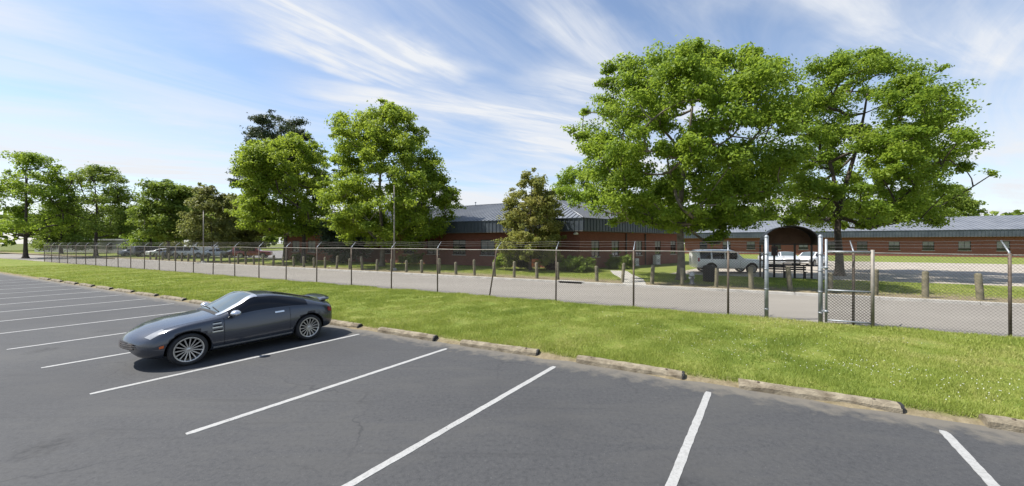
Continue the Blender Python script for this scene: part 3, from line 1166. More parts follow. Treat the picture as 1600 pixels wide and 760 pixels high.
def skin_patch(sk, name, mat, parent, x0, x1, v0, v1, nx=12, nv=6, off=0.004, both=True, thick=0.004):
    P, n = sk.patch(x0, x1, v0, v1, nx, nv)
    Q = P + n * off
    I = P - n * thick
    for sgn in ((1, -1) if both else (1,)):
        mb = MB()
        k = np.array([1, sgn, 1])
        Qs, Is = Q * k, I * k
        # orient: use winding so that the outside faces out
        e1, e2 = Qs[1, 0] - Qs[0, 0], Qs[0, 1] - Qs[0, 0]
        fl = np.dot(np.cross(e2, e1), (n * k)[0, 0]) < 0
        mb.grid(Qs, True, flip=bool(fl))
        ring = [(i, 0) for i in range(nx)] + [(nx - 1, j) for j in range(1, nv)] + [(i, nv - 1) for i in range(nx - 2, -1, -1)] + [(0, j) for j in range(nv - 2, 0, -1)]
        vs = [Qs[a] for a in ring] + [Is[a] for a in ring]
        m = len(ring)
        fs = [(i, (i + 1) % m, m + (i + 1) % m, m + i) for i in range(m)]
        mb.add(vs, fs, False)
        o = mb.build(name, mat, parent)
    return o


def skin_body(sk, paint, parent, axles, wr, arch, nx=90, arch_y=0.5):
    xs = sk.x[0] + (sk.x[-1] - sk.x[0]) * (0.5 - 0.5 * np.cos(np.linspace(0, math.pi, nx)) * 1.0)
    xs = 0.55 * xs + 0.45 * np.linspace(sk.x[0], sk.x[-1], nx)
    vv = np.concatenate([np.linspace(0, .06, 3)[:-1], np.linspace(.06, .5, 11)[:-1], np.linspace(.5, .8, 9)[:-1], np.linspace(.8, 1.0, 8)])
    vfull = np.concatenate([vv, 2 - vv[::-1][1:]])
    X, Vv = np.meshgrid(xs, vfull, indexing='ij')
    P = sk(X, Vv)
    a, b = P.shape[:2]
    vs = P.reshape(-1, 3).tolist()
    fs = []
    for i in range(a - 1):
        for j in range(b):
            j2 = (j + 1) % b
            fs.append((i * b + j, (i + 1) * b + j, (i + 1) * b + j2, i * b + j2))
    fs.append(tuple(range(b)))
    fs.append(tuple(reversed(range((a - 1) * b, a * b))))
    me = bpy.data.meshes.new("body")
    me.from_pydata(vs, [], fs)
    me.materials.append(paint)
    me.materials.append(M_DARK)
    bm = bmesh.new()
    bm.from_mesh(me)
    bmesh.ops.recalc_face_normals(bm, faces=bm.faces)
    for f in bm.faces:
        f.smooth = True
    bm.to_mesh(me)
    bm.free()
    o = bpy.data.objects.new("body", me)
    COL.objects.link(o)
    cb = MB()
    for ax in axles:
        for sy in (1, -1):
            prof = [(0.0, arch_y * sy), (arch, arch_y * sy), (arch, 1.4 * sy), (0.0, 1.4 * sy)]
            n = 40
            v2, f2 = [], []
            for y in (arch_y * sy, 1.4 * sy):
                for k in range(n):
                    t = 2 * math.pi * k / n
                    v2.append((ax + arch * math.cos(t), y, wr + arch * math.sin(t)))
            f2 = [tuple(range(n)), tuple(reversed(range(n, 2 * n)))] + [(k, (k + 1) % n, n + (k + 1) % n, n + k) for k in range(n)]
            cb.add(v2, f2)
    cme = cb.mesh("cutter", M_DARK)
    bm = bmesh.new()
    bm.from_mesh(cme)
    bmesh.ops.recalc_face_normals(bm, faces=bm.faces)
    bm.to_mesh(cme)
    bm.free()
    co = bpy.data.objects.new("cutter", cme)
    COL.objects.link(co)
    md = o.modifiers.new("b", 'BOOLEAN')
    md.operation = 'DIFFERENCE'
    md.solver = 'EXACT'
    md.object = co
    dg = bpy.context.evaluated_depsgraph_get()
    dg.update()
    nm = bpy.data.meshes.new_from_object(o.evaluated_get(dg))
    o.modifiers.clear()
    bpy.data.objects.remove(co)
    nm.materials.clear()
    nm.materials.append(paint)
    nm.materials.append(M_DARK)
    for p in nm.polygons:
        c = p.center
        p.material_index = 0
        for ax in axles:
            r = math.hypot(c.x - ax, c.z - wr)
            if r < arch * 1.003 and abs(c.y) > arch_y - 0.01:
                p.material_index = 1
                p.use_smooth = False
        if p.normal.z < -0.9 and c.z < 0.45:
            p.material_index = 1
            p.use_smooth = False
    o.data = nm
    nm.name = "body"
    o.parent = parent
    return o


def make_wheel(parent, x, y, r, w, spokes, rim_r, side):
    """wheel = hub and brake disc, with tyre and rim as children"""
    hub = MB().lathe([(0, -w * .3), (rim_r * .82, -w * .3), (rim_r * .82, -w * .1), (rim_r * .2, -w * .08), (rim_r * .2, w * .2), (0, w * .2)], 24, 'Y').build("wheel", M_DARK, parent)
    hub.location = (x, y, r)
    hub.rotation_euler = (0, 0, 0 if side > 0 else math.pi)
    tp = [(rim_r, -w * .5), (r * .90, -w * .5), (r * .975, -w * .40), (r, -w * .22), (r, w * .22), (r * .975, w * .40), (r * .92, w * .5), (rim_r * 1.03, w * .49), (rim_r, w * .40)]
    MB().lathe(tp, 40, 'Y').build("tyre", M_TYRE, hub)
    m = MB()
    m.lathe([(rim_r * 1.0, -w * .4), (rim_r * .93, -w * .3), (rim_r * .90, w * .3), (rim_r * .90, w * .44), (rim_r * .95, w * .475), (rim_r * 1.01, w * .46)], 40, 'Y')
    m.lathe([(rim_r * .17, w * .15), (rim_r * .17, w * .36), (rim_r * .11, w * .40), (0, w * .40)], 16, 'Y')
    for k in range(spokes):
        t = 2 * math.pi * k / spokes
        ct, st_ = math.cos(t), math.sin(t)

        def pt(rr, off, yy):
            return (rr * ct - off * st_, yy, rr * st_ + off * ct)
        h0, h1 = rim_r * .036 * 15 / max(spokes, 9), rim_r * .046 * 15 / max(spokes, 9)
        ra, rb = rim_r * .14, rim_r * .92
        vs = [pt(ra, -h0, w * .28), pt(ra, h0, w * .28), pt(rb, h1, w * .36), pt(rb, -h1, w * .36),
              pt(ra, -h0, w * .37), pt(ra, h0, w * .37), pt(rb, h1, w * .44), pt(rb, -h1, w * .44)]
        m.add(vs, [(3, 2, 1, 0), (4, 5, 6, 7), (0, 1, 5, 4), (1, 2, 6, 5), (2, 3, 7, 6), (3, 0, 4, 7)])
    m.build("rim", M_RIM, hub)
    return hub


def paint(name, c, metal=0.35, rough=0.35):
    return pm(name, c, tuple(v * 1.1 for v in c), 0.8, rough, metal, coat=0.8)


# --- the sports coupe in the foreground
M_COUPE = paint("graphite_paint", (0.050, 0.056, 0.070), 0.45, 0.27)
M_TINT = pm("tinted_glass", (0.006, 0.007, 0.010), (0.009, 0.010, 0.013), 2.0, 0.03, 0.0, spec=0.45, ior=1.45)
M_SHIELD = mat_glass("windscreen_glass", (0.065, 0.085, 0.09), 0.03, 1.6)
M_ORANGE = pm("amber_lens", (0.55, 0.10, 0.02), (0.62, 0.14, 0.03), 20, 0.25)
M_REDLENS = pm("red_lens", (0.25, 0.012, 0.012), (0.32, 0.02, 0.02), 20, 0.2)
M_HEADL = pm("headlamp_lens", (0.28, 0.29, 0.30), (0.36, 0.37, 0.38), 20, 0.15, 0.3)

COUPE = [
    (-2.030, .42, .52, .50, .60, .61, .57, .66, .40, .68),
    (-1.985, .31, .66, .50, .76, .70, .72, .80, .50, .83),
    (-1.86, .25, .73, .51, .83, .775, .78, .885, .53, .915),
    (-1.60, .23, .78, .53, .880, .825, .83, .955, .555, 1.005),
    (-1.20, .21, .80, .54, .900, .875, .855, 1.065, .565, 1.115),
    (-.80, .19, .80, .53, .885, .890, .83, 1.165, .565, 1.215),
    (-.35, .18, .79, .52, .872, .885, .81, 1.240, .57, 1.290),
    (-.05, .18, .79, .51, .866, .872, .805, 1.245, .57, 1.292),
    (.30, .18, .79, .50, .866, .862, .805, 1.080, .615, 1.125),
    (.68, .18, .79, .50, .872, .852, .815, .915, .64, .945),
    (1.20, .19, .79, .50, .888, .815, .83, .860, .56, .890),
    (1.60, .21, .77, .48, .868, .735, .80, .790, .50, .815),
    (1.85, .24, .71, .45, .82, .640, .75, .690, .46, .715),
    (1.98, .29, .64, .43, .74, .555, .68, .600, .42, .62),
    (2.03, .36, .54, .43, .62, .485, .56, .525, .34, .54)]


def hero_car():
    fwd = Vector((-0.565, -0.825, 0)).normalized()
    rz = math.atan2(fwd.y, fwd.x)
    t = thing("sports_coupe", "dark graphite two-door sports coupe reversed into the bay nearest the camera", "car", (-6.62, 8.92, 0.0), rz)
    sk = Skin(COUPE)
    body = skin_body(sk, M_COUPE, t, (1.2, -1.2), 0.325, 0.372)
    # dark groove lines of hood and hatch
    skin_patch(sk, "side_window", M_TINT, t, -1.16, .50, .540, .752, 26, 8)
    skin_patch(sk, "windscreen", M_SHIELD, t, -.03, .615, .832, 1.168, 14, 16, both=False)
    skin_patch(sk, "rear_window", M_TINT, t, -1.52, -.52, .846, 1.154, 14, 12, both=False)
    skin_patch(sk, "pillar_trim", M_CHROME, t, -.10, .69, .755, .835, 24, 8, off=.020, thick=.02)
    skin_patch(sk, "header_trim", M_CHROME, t, -.10, -.032, .83, 1.17, 4, 14, off=.018, both=False)
    skin_patch(sk, "window_trim", M_COUPE, t, -1.20, .56, .516, .536, 26, 3, off=.010)
    skin_patch(sk, "sill_trim", M_RIM, t, -.79, .79, .105, .128, 16, 3, off=.006)
    for xx in (.60, -.74):
        skin_patch(sk, "door_gap", M_DARK, t, xx, xx + .008, .10, .515, 2, 10, off=.0015)
    skin_patch(sk, "hood_gap", M_DARK, t, .72, 1.74, .655, .664, 14, 2, off=.0015)
    skin_patch(sk, "cowl_grille", M_BLACK, t, .625, .70, .85, 1.15, 3, 10, off=.005, both=False)
    for k in range(3):
        skin_patch(sk, "side_vent", M_RIM, t, .63 + .012 * k, .82 - .004 * k, .335 + .043 * k, .347 + .043 * k, 5, 2, off=.013)
        skin_patch(sk, "vent_slot", M_DARK, t, .64 + .012 * k, .80 - .004 * k, .349 + .043 * k, .362 + .043 * k, 5, 2, off=.002)
    skin_patch(sk, "door_handle", M_CHROME, t, -.60, -.40, .452, .474, 6, 3, off=.026)
    skin_patch(sk, "side_marker", M_ORANGE, t, 1.70, 1.80, .255, .30, 5, 3, off=.006)
    skin_patch(sk, "headlamp", M_HEADL, t, 1.60, 1.90, .52, .70, 8, 6, off=.005)
    skin_patch(sk, "tail_lamp", M_REDLENS, t, -1.94, -1.80, .40, .49, 6, 5, off=.005)
    # licence recess, grille bars
    xg = np.linspace(-.5, .5, 9)
    mb = MB()
    for z in (.44, .48, .52):
        mb.tube([(2.035 - .28 * (y / .85) ** 2, y, z) for y in xg], 0.012, 6)
    mb.build("grille_bar", M_DARKMETAL, t)
    # mirrors
    for sy in (1, -1):
        m = MB()
        n1, n2 = 10, 12
        vs = []
        P = np.zeros((n1, n2, 3))
        for i in range(n1):
            a = math.pi * i / (n1 - 1)
            for j in range(n2):
                b = 2 * math.pi * j / (n2 - 1)
                P[i, j] = (.44 + .085 * math.cos(a) - (0.02 if math.cos(a) < 0 else 0), sy * (.965 + .105 * math.sin(a) * math.cos(b)), .955 + .068 * math.sin(a) * math.sin(b))
        m.grid(P)
        mir = m.build("mirror", M_CHROME, t)
        MB().tube([(.46, sy * .80, .90), (.45, sy * .90, .93)], [.035, .025], 8).build("mirror_arm", M_BLACK, mir)
    # rear spoiler blade on two struts
    ys = np.linspace(-.62, .62, 13)
    P = np.zeros((13, 7, 3))
    for i, y in enumerate(ys):
        bx_ = -1.83 + .10 * (y / .62) ** 2
        zz = 1.000 - .045 * (y / .62) ** 4
        for j, (dx, dz) in enumerate(((.13, -.012), (.05, .016), (-.04, .014), (-.12, .03), (-.10, .006), (.0, -.012), (.13, -.012))):
            P[i, j] = (bx_ + dx, y, zz + dz)
    m = MB().grid(P)
    m.f.append(tuple(range(6))); m.sm.append(False)
    m.f.append(tuple(12 * 7 + k for k in range(6))); m.sm.append(False)
    sp = m.build("spoiler", M_COUPE, t)
    for y in (-.42, .42):
        MB().box((-1.78, y, .945), (.12, .03, .10)).build("spoiler_strut", M_BLACK, sp)
    # wipers
    for y0, y1 in ((.42, -.08), (-.05, -.50)):
        pts = []
        for k in range(6):
            f = k / 5
            yy = y0 + (y1 - y0) * f
            vq = 1 - .2 * yy / .62 if yy > 0 else 1 + .2 * abs(yy) / .62
            p = sk(np.array([.60 - .06 * f]), np.array([vq]))[0]
            pts.append((p[0], p[1], p[2] + .016))
        MB().tube(pts, .009, 5).build("wiper", M_BLACK, t)
    # exhaust
    MB().lathe([(.0, -.03), (.05, -.03), (.05, .06), (.042, .06), (.04, 0)], 14, 'X', (-2.0, 0, .30)).build("exhaust_tip", M_CHROME, t)
    for ax, rr in ((1.2, .325), (-1.2, .325)):
        for sy in (1, -1):
            make_wheel(t, ax, sy * .765, rr, .225, 15, .246, sy)
    return t


hero_car()

SUV = [
    (-2.63, .52, .74, .72, .86, 1.04, .84, 1.56, .66, 1.60),
    (-2.58, .44, .82, .74, .93, 1.07, .91, 1.70, .72, 1.77),
    (-2.35, .40, .86, .75, .965, 1.09, .94, 1.745, .75, 1.825),
    (-1.00, .37, .87, .75, .975, 1.09, .95, 1.775, .77, 1.86),
    (.05, .36, .87, .75, .975, 1.085, .95, 1.765, .77, 1.855),
    (.36, .36, .87, .75, .975, 1.085, .95, 1.70, .77, 1.785),
    (.74, .36, .87, .75, .975, 1.085, .945, 1.40, .79, 1.44),
    (1.05, .36, .87, .75, .975, 1.075, .94, 1.14, .76, 1.175),
    (2.20, .38, .86, .72, .955, 1.02, .90, 1.06, .70, 1.09),
    (2.50, .41, .82, .70, .91, .97, .86, 1.00, .65, 1.03),
    (2.63, .48, .75, .68, .83, .87, .79, .91, .55, .93)]
SEDAN = [
    (-2.30, .45, .62, .62, .72, .80, .70, .88, .50, .90),
    (-2.22, .34, .72, .62, .82, .88, .80, .97, .55, .99),
    (-1.75, .26, .80, .60, .89, .93, .85, 1.02, .58, 1.05),
    (-1.15, .22, .82, .58, .90, .93, .86, 1.26, .58, 1.31),
    (-.50, .20, .82, .56, .90, .92, .85, 1.39, .59, 1.445),
    (.15, .20, .82, .56, .90, .91, .85, 1.39, .59, 1.445),
    (.60, .20, .82, .56, .90, .90, .85, 1.17, .62, 1.21),
    (1.02, .20, .82, .56, .90, .89, .85, .95, .66, .98),
    (1.75, .23, .80, .54, .88, .82, .82, .865, .60, .895),
    (2.15, .28, .74, .52, .82, .73, .76, .775, .52, .80),
    (2.30, .36, .62, .50, .70, .60, .65, .65, .42, .67)]
PICK = [(x * 1.0, *r) for (x, *r) in SUV]


def generic_car(name, label, kind, col, loc, rz, cat="car", group=None, detail=True):
    t = thing(name, label, cat, loc, rz, group)
    pnt = paint("paint_" + "_".join(str(int(c * 1000)) for c in col), col, 0.15, 0.4)
    if kind == 'suv':
        sk = Skin(SUV, .16, .10, .5)
        axl, wr, arch = (1.50, -1.50), .385, .455
        wins = [(-2.36, -1.52), (-1.40, -.50), (-.40, .46)]
        v0, v1 = .515, .785
        ws, rw = (.34, .96), (-2.60, -2.50)
        gaps = (.64, -.45, -1.46)
    else:
        sk = Skin(SEDAN, .30, .2, .7)
        axl, wr, arch = (1.38, -1.38), .325, .39
        wins = [(-1.28, -.46), (-.36, .72)]
        v0, v1 = .535, .76
        ws, rw = (.22, .92), (-1.62, -.66)
        gaps = (.80, -.41)
    skin_body(sk, pnt, t, axl, wr, arch, nx=64)
    for (a, b) in wins:
        skin_patch(sk, "side_window", M_TINT, t, a, b, v0, v1, 10, 5)
    skin_patch(sk, "windscreen", M_SHIELD if kind != 'suv' else M_TINT, t, ws[0], ws[1], .83, 1.17, 8, 10, both=False)
    skin_patch(sk, "rear_window", M_TINT, t, rw[0], rw[1], .84, 1.16, 8, 8, both=False)
    if detail:
        for g in gaps:
            skin_patch(sk, "door_gap", M_DARK, t, g, g + .01, .10, .5, 2, 8, off=.0015)
        x1 = sk.x[-1]
        skin_patch(sk, "headlamp", M_HEADL, t, x1 - .32, x1 - .06, .46, .62, 6, 5, off=.006)
        skin_patch(sk, "tail_lamp", M_REDLENS, t, sk.x[0] + .04, sk.x[0] + .22, .40, .56 if kind == 'suv' else .5, 5, 4, off=.006)
        skin_patch(sk, "grille", M_BLACK, t, x1 - .04, x1 - .005, .62 if kind != 'suv' else .45, 1.38 if kind != 'suv' else 1.55, 4, 10, off=.006, both=False)
        skin_patch(sk, "bumper_trim", M_BLACK, t, x1 - .35, x1 - .02, .12, .2, 8, 4, off=.006)
        for sy in (1, -1):
            bx_ = wins[-1][1] - .02
            MB().box((bx_, sy * 1.02, v_z(sk, bx_) + .10), (.12, .2, .15), 0, .8).build("mirror", pnt, t, bevel=.02)
        if kind == 'suv':
            for sy in (1, -1):
                MB().tube([(-2.1, sy * .68, 1.84), (-1.95, sy * .68, 1.90), (.1, sy * .68, 1.90), (.3, sy * .68, 1.84)], .022, 6).build("roof_rail", M_BLACK, t)
                skin_patch(sk, "door_handle", M_CHROME, t, -.22, -.06, .45, .47, 4, 2, off=.02) if sy == 1 else None
    for ax in axl:
        for sy in (1, -1):
            make_wheel(t, ax, sy * (.80 if kind != 'suv' else .85), wr, .22 if kind != 'suv' else .26, 8, wr * .70, sy)
    return t


def v_z(sk, x):
    return float(sk(np.array([x]), np.array([.5]))[0, 2])


LOTZ = LAWN_Z + 0.006
generic_car("sport_utility_vehicle", "white sport utility vehicle parked side-on behind the tall tree and bollards", 'suv', (0.74, 0.74, 0.72), at(1134, 29.4, LOTZ), R(-6), "suv")
generic_car("parked_sedan", "silver white sedan parked just left of centre behind the arched shelter", 'sedan', (0.62, 0.63, 0.64), at(1203, 37.5, LOTZ), R(-118), group="pale cars behind the shelter")
generic_car("parked_sedan", "pale grey sedan in the middle of the cars behind the shelter", 'sedan', (0.52, 0.53, 0.55), at(1229, 39.5, LOTZ), R(-118), group="pale cars behind the shelter")
generic_car("parked_sedan", "bright white sedan parked near the shelter's right post", 'sedan', (0.78, 0.78, 0.77), at(1266, 38.5, LOTZ), R(-150), group="pale cars behind the shelter")

LEFT_CARS = [
    (212, 66, 'sedan', (0.30, 0.31, 0.33), 60, "grey sedan at the far left end of the distant parked row"),
    (238, 64, 'suv', (0.045, 0.05, 0.075), 62, "dark blue sport utility vehicle in the distant left row"),
    (256, 63, 'sedan', (0.70, 0.70, 0.69), 64, "white sedan between two dark vehicles in the distant left row"),
    (276, 61, 'sedan', (0.16, 0.18, 0.24), 62, "slate blue sedan in the distant left row"),
    (297, 60, 'suv', (0.66, 0.67, 0.68), 18, "silver sport utility vehicle with dark windows in the distant left row"),
    (338, 62, 'sedan', (0.68, 0.68, 0.67), 58, "white sedan under the olive trees left of the red car"),
    (372, 60, 'sedan', (0.05, 0.05, 0.055), 60, "black sedan beside the red car near the brick building's end"),
    (396, 58.5, 'suv', (0.20, 0.018, 0.022), 20, "dark red sport utility vehicle by the brick building's left end"),
]
for (px, d, k, c, rz, lab) in LEFT_CARS:
    z = LOTZ
    generic_car("parked_suv" if k == 'suv' else "parked_sedan", lab, k, c, at(px, d, z), R(rz), "suv" if k == 'suv' else "car", "distant cars parked at the left", detail=False)

# white box trailer among the left trees
tr = thing("box_trailer", "tall white box trailer standing between the trees at far left", "trailer", at(317, 66, LOTZ), R(70))
MB().box((0, 0, 1.75), (4.6, 2.2, 2.3)).build("box", pm("trailer_white", (0.74, 0.74, 0.73), (0.8, 0.8, 0.79), 1, 0.5), tr, bevel=.04)
MB().box((0, 0, .52), (4.7, 1.5, .14)).build("chassis", M_BLACK, tr)
for sx in (-.5, .5):
    for sy in (1, -1):
        make_wheel(tr, sx, sy * .92, .36, .2, 8, .22, sy)
MB().box((2.9, 0, .5), (1.2, .12, .1)).build("tow_bar", M_BLACK, tr)

# ------------------------------------------------------------------ wheel stops
STOP_S = [(-2.31, -.30), (-5.22, -3.22), (-8.05, -6.05), (.58, 2.62), (-10.95, -8.88), (3.45, 5.45), (6.2, 8.2), (8.95, 10.95)]
STOP_S += [(-13.55 - 2.72 * k, -11.55 - 2.72 * k) for k in range(11)]
STOP_LABEL = {4: "concrete wheel stop behind the graphite coupe's tail"}
for k_, i_ in enumerate((2, 1, 0, 3, 5, 6, 7)):
    STOP_LABEL[i_] = "concrete wheel stop at the head of the %s empty bay right of the coupe" % ORD[k_ + 1]
for i, (s0, s1) in enumerate(sorted(STOP_S)):
    idx = STOP_S.index((s0, s1))
    L = s1 - s0
    prof = [(-.10, -.01), (-.095, .075), (-.06, .122), (.055, .128), (.095, .08), (.10, -.01)]
    n = 18
    P = np.zeros((n, len(prof), 3))
    for a in range(n):
        f = a / (n - 1)
        sh = .985 if a in (0, n - 1) else 1.0
        chip_ = rng.uniform(.01, .035) if rng.random() < .16 else 0.0
        for b, (y, z) in enumerate(prof):
            P[a, b] = ((f - .5) * L, y * sh + rng.uniform(-.004, .004), z * sh + (rng.uniform(-.007, .005) - (chip_ if b in (1, 2) else 0) if z > .05 else 0))
    m = MB().grid(P, False)
    nb = len(prof)
    m.f.append(tuple(range(nb))); m.sm.append(False)
    m.f.append(tuple(reversed([(n - 1) * nb + k for k in range(nb)]))); m.sm.append(False)
    if idx in STOP_LABEL:
        lab = STOP_LABEL[idx]
    else:
        k = idx - 8 + 1
        lab = "concrete wheel stop, %s to the left of the coupe's own stop" % ORD[k]
    st = thing("wheel_stop", lab, "wheel stop", W((s0 + s1) / 2, 7.44 + rng.uniform(-.02, .02), 0.0), ROAD_ROT + rng.uniform(-.022, .022), "concrete wheel stops along the grass")
    st.rotation_euler[0] = rng.uniform(-.05, .05)
    st.rotation_euler[1] = rng.uniform(-.006, .006)
    b_ = m.build("concrete_bar", M_STOP, st)
    me = b_.data
    bm = bmesh.new(); bm.from_mesh(me); bmesh.ops.recalc_face_normals(bm, faces=bm.faces); bm.to_mesh(me); bm.free()
    ec = [(-.10, .0), (-.094, .08), (-.055, .125), (.05, .13), (.094, .08), (.10, .0)]  # added black piece, stands in for shade on the bar's right end face
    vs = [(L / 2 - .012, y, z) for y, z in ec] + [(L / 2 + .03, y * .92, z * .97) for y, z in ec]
    MB().add(vs, [tuple(reversed(range(6))), tuple(range(6, 12))] + [(k, (k + 1) % 6, 6 + (k + 1) % 6, 6 + k) for k in range(6)]).build("end_shade", M_BLACK, st)
    for xx in (-L * .36, L * .36):
        MB().lathe([(0, .137), (.018, .137), (.02, .115)], 10, 'Z', (xx, 0, 0)).build("rebar_pin", M_FENCE, st)

# ------------------------------------------------------------------ chain-link fence
FQ = 14.40
POST_S = [-2.27 - 3.12 * k for k in range(24, -1, -1)] + [0.82]
GATE_A, GATE_B = 1.90, 3.28
RAIL_Z = 2.20


def fence_z(s):
    return 0.03


def make_fence(name, label, s_posts, s_lo, s_hi, lean=None, gate_post=None):
    t = thing(name, label, "fence", W(s_lo, FQ, 0), ROAD_ROT)

    def L(s, dq=0.0, z=0.0):
        return (s - s_lo, dq, z)
    pm_mesh = MB().tube([(0, 0, -.02), (0, 0, RAIL_Z + .03)], .034, 8).mesh("fence_post", M_FENCE)
    arm_mb = MB().tube([(0, 0, RAIL_Z), (0, .02, RAIL_Z + .06), (0, .27, RAIL_Z + .33)], [.030, .022, .014], 6)
    for k in range(3):
        f = (.09 + .09 * k)
        arm_mb.box((0, .02 + f, RAIL_Z + .07 + f * 1.06), (.03, .02, .035))
    arm_mesh = arm_mb.mesh("barb_arm", M_GALV)
    for s in s_posts:
        o = bpy.data.objects.new("fence_post", pm_mesh)
        link(o, t)
        o.location = L(s)
        o.rotation_euler = (rng.uniform(-.012, .012), rng.uniform(-.012, .012), 0)
        if lean is not None and abs(s - lean) < .01:
            o.rotation_euler = (0, R(10), 0)
            o.location = L(s - .12)
            o["label"] = "bent fence post leaning to the right"
        a = bpy.data.objects.new("barb_arm", arm_mesh)
        link(a, o)
    if gate_post is not None:
        g = MB().tube([(0, 0, -.02), (0, 0, 2.70)], .058, 12).lathe([(.064, 2.68), (.064, 2.71), (.04, 2.75), (0, 2.77)], 12).build("gate_post", M_GALV, t)
        g.location = L(gate_post)
        mb = MB()
        for z in (.35, 1.0, 1.65, 2.15):
            mb.lathe([(.062, z - .02), (.066, z - .02), (.066, z + .02), (.062, z + .02)], 12)
            mb.box((0, -.075, z), (.03, .04, .04))
        mb.build("tension_band", M_GALV, g)
    # sagging rail lengths
    pts = []
    n = int((s_hi - s_lo) / 1.04)
    for k in range(n + 1):
        s = s_lo + (s_hi - s_lo) * k / n
        pts.append(L(s, 0, RAIL_Z - .012 * math.sin(s * 1.1) - .006))
    MB().tube(pts, .021, 6).build("top_rail", M_RAIL, t)
    for k in range(3):
        f = .09 + .09 * k
        mb = MB()
        pts = []
        m = int((s_hi - s_lo) / .5)
        for j in range(m + 1):
            s = s_lo + (s_hi - s_lo) * j / m
            sag = .02 * (1 - math.cos(2 * math.pi * (s + 2.27) / 3.12)) * (.6 + .4 * math.sin(s * .9 + k))
            pts.append(L(s, .03 + f, RAIL_Z + .075 + f * 1.06 - sag))
        mb.tube(pts, .0055, 4)
        for j in range(int((s_hi - s_lo) / .16)):
            s = s_lo + .08 + j * .16
            c = Vector(L(s, .03 + f, RAIL_Z + .075 + f * 1.06))
            sag = .02 * (1 - math.cos(2 * math.pi * (s + 2.27) / 3.12)) * (.6 + .4 * math.sin(s * .9 + k))
            c.z -= sag
            mb.tube([c + Vector((-.012, -.012, .022)), c + Vector((.012, .012, -.022))], .003, 3)
        mb.build("barbed_wire", M_WIRE, t)
    chain_link(t, 0.0, s_hi - s_lo, .05, RAIL_Z)
    return t


def chain_link(parent, x0, x1, z0, z1, y=-.035, pitch=.085, r=.0023):
    """diamond mesh of crossing wires as one part"""
    H = z1 - z0
    V, F = [], []
    base = 0
    ks = np.arange(x0 - H, x1, pitch)
    vs, fs = [], []
    for sgn in (1, -1):
        for k in ks:
            a0, a1 = k, k + H
            lo, hi = max(a0, x0), min(a1, x1)
            if hi - lo < .02:
                continue
            za, zb = z0 + (lo - a0), z0 + (hi - a0)
            if sgn < 0:
                za, zb = z1 - (lo - a0), z1 - (hi - a0)
            dy = .003 * sgn
            nrm = (-sgn * .7071 * r, .7071 * r)
            o = len(vs)
            for (xx, zz) in ((lo, za), (hi, zb)):
                vs += [(xx + nrm[0], y + dy, zz + nrm[1]), (xx - nrm[0], y + dy, zz - nrm[1]), (xx, y + dy + r * 1.4, zz)]
            fs += [(o, o + 1, o + 4, o + 3), (o + 1, o + 2, o + 5, o + 4), (o + 2, o, o + 3, o + 5)]
    me = big_mesh("chain_link_mesh", np.array(vs), np.array(fs), M_WIRE)
    o = bpy.data.objects.new("chain_link_mesh", me)
    link(o, parent)
    o["kind"] = "stuff"
    return o


make_fence("chain_link_fence", "long rusty chain-link fence with barbed wire running along the grass to the gateway", POST_S, POST_S[0], GATE_A, lean=-8.51, gate_post=GATE_A)
make_fence("chain_link_fence", "chain-link fence section with barbed wire right of the open gate", [4.05, 7.15, 10.3, 13.4, 16.5], GATE_B, 18.0, gate_post=GATE_B)

# open gate leaf folded back against the right-hand fence
gt = thing("gate_leaf", "galvanised chain-link gate leaf folded back beside the tall gate post", "gate", W(GATE_B + .10, FQ - .16, 0), ROAD_ROT)
GW = 1.05
MB().tube([(0, 0, .10), (0, 0, 2.62)], .032, 10).build("hinge_stile", M_GALV, gt)
MB().tube([(GW, 0, .06), (GW, 0, 2.30)], .045, 10).build("latch_stile", M_RAIL, gt)
for z in (.16, 1.07, 2.24):
    MB().tube([(.02, 0, z), (GW - .02, 0, z)], .026, 8).build("gate_rail", M_GALV, gt)
for z in (.42, 1.75):
    mb = MB().lathe([(.036, z - .04), (.05, z - .04), (.05, z + .04), (.036, z + .04)], 10)
    mb.box((-.05, .07, z), (.07, .16, .05))
    mb.build("hinge", M_GALV, gt)
chain_link(gt, .03, GW - .03, .17, 2.23, y=.0, pitch=.085, r=.0042)

# ------------------------------------------------------------------ wooden bollards
BQ = 22.55
bol = []
left_px = [235, 244, 254, 264, 274, 284, 294, 304, 315, 325, 335, 346, 359, 372, 384, 397, 411.5, 427, 443, 459, 475, 491, 508, 526, 546, 566, 589, 612, 635, 659, 686, 712.5, 741.5, 772.5, 803.3, 839, 871.5]
right_px = [932.7, 972.4, 1018.8, 1066, 1119, 1174, 1235, 1297.6, 1368, 1446, 1532]
for i, px in enumerate(left_px):
    bol.append((s_at(px, BQ), "l", len(left_px) - i))
for i, px in enumerate(right_px):
    bol.append((s_at(px, BQ), "r", i + 1))
NEAR = {("r", 1): "weathered wooden bollard in front of the clipped hedge, first right of the storm drain",
        ("r", 4): "weathered wooden bollard in front of the big tree's trunk",
        ("r", 8): "weathered wooden bollard seen through the open gate leaf",
        ("l", 1): "weathered wooden bollard by the storm drain, first to its left",
        ("l", 2): "weathered wooden bollard in front of the orange board, second left of the storm drain"}
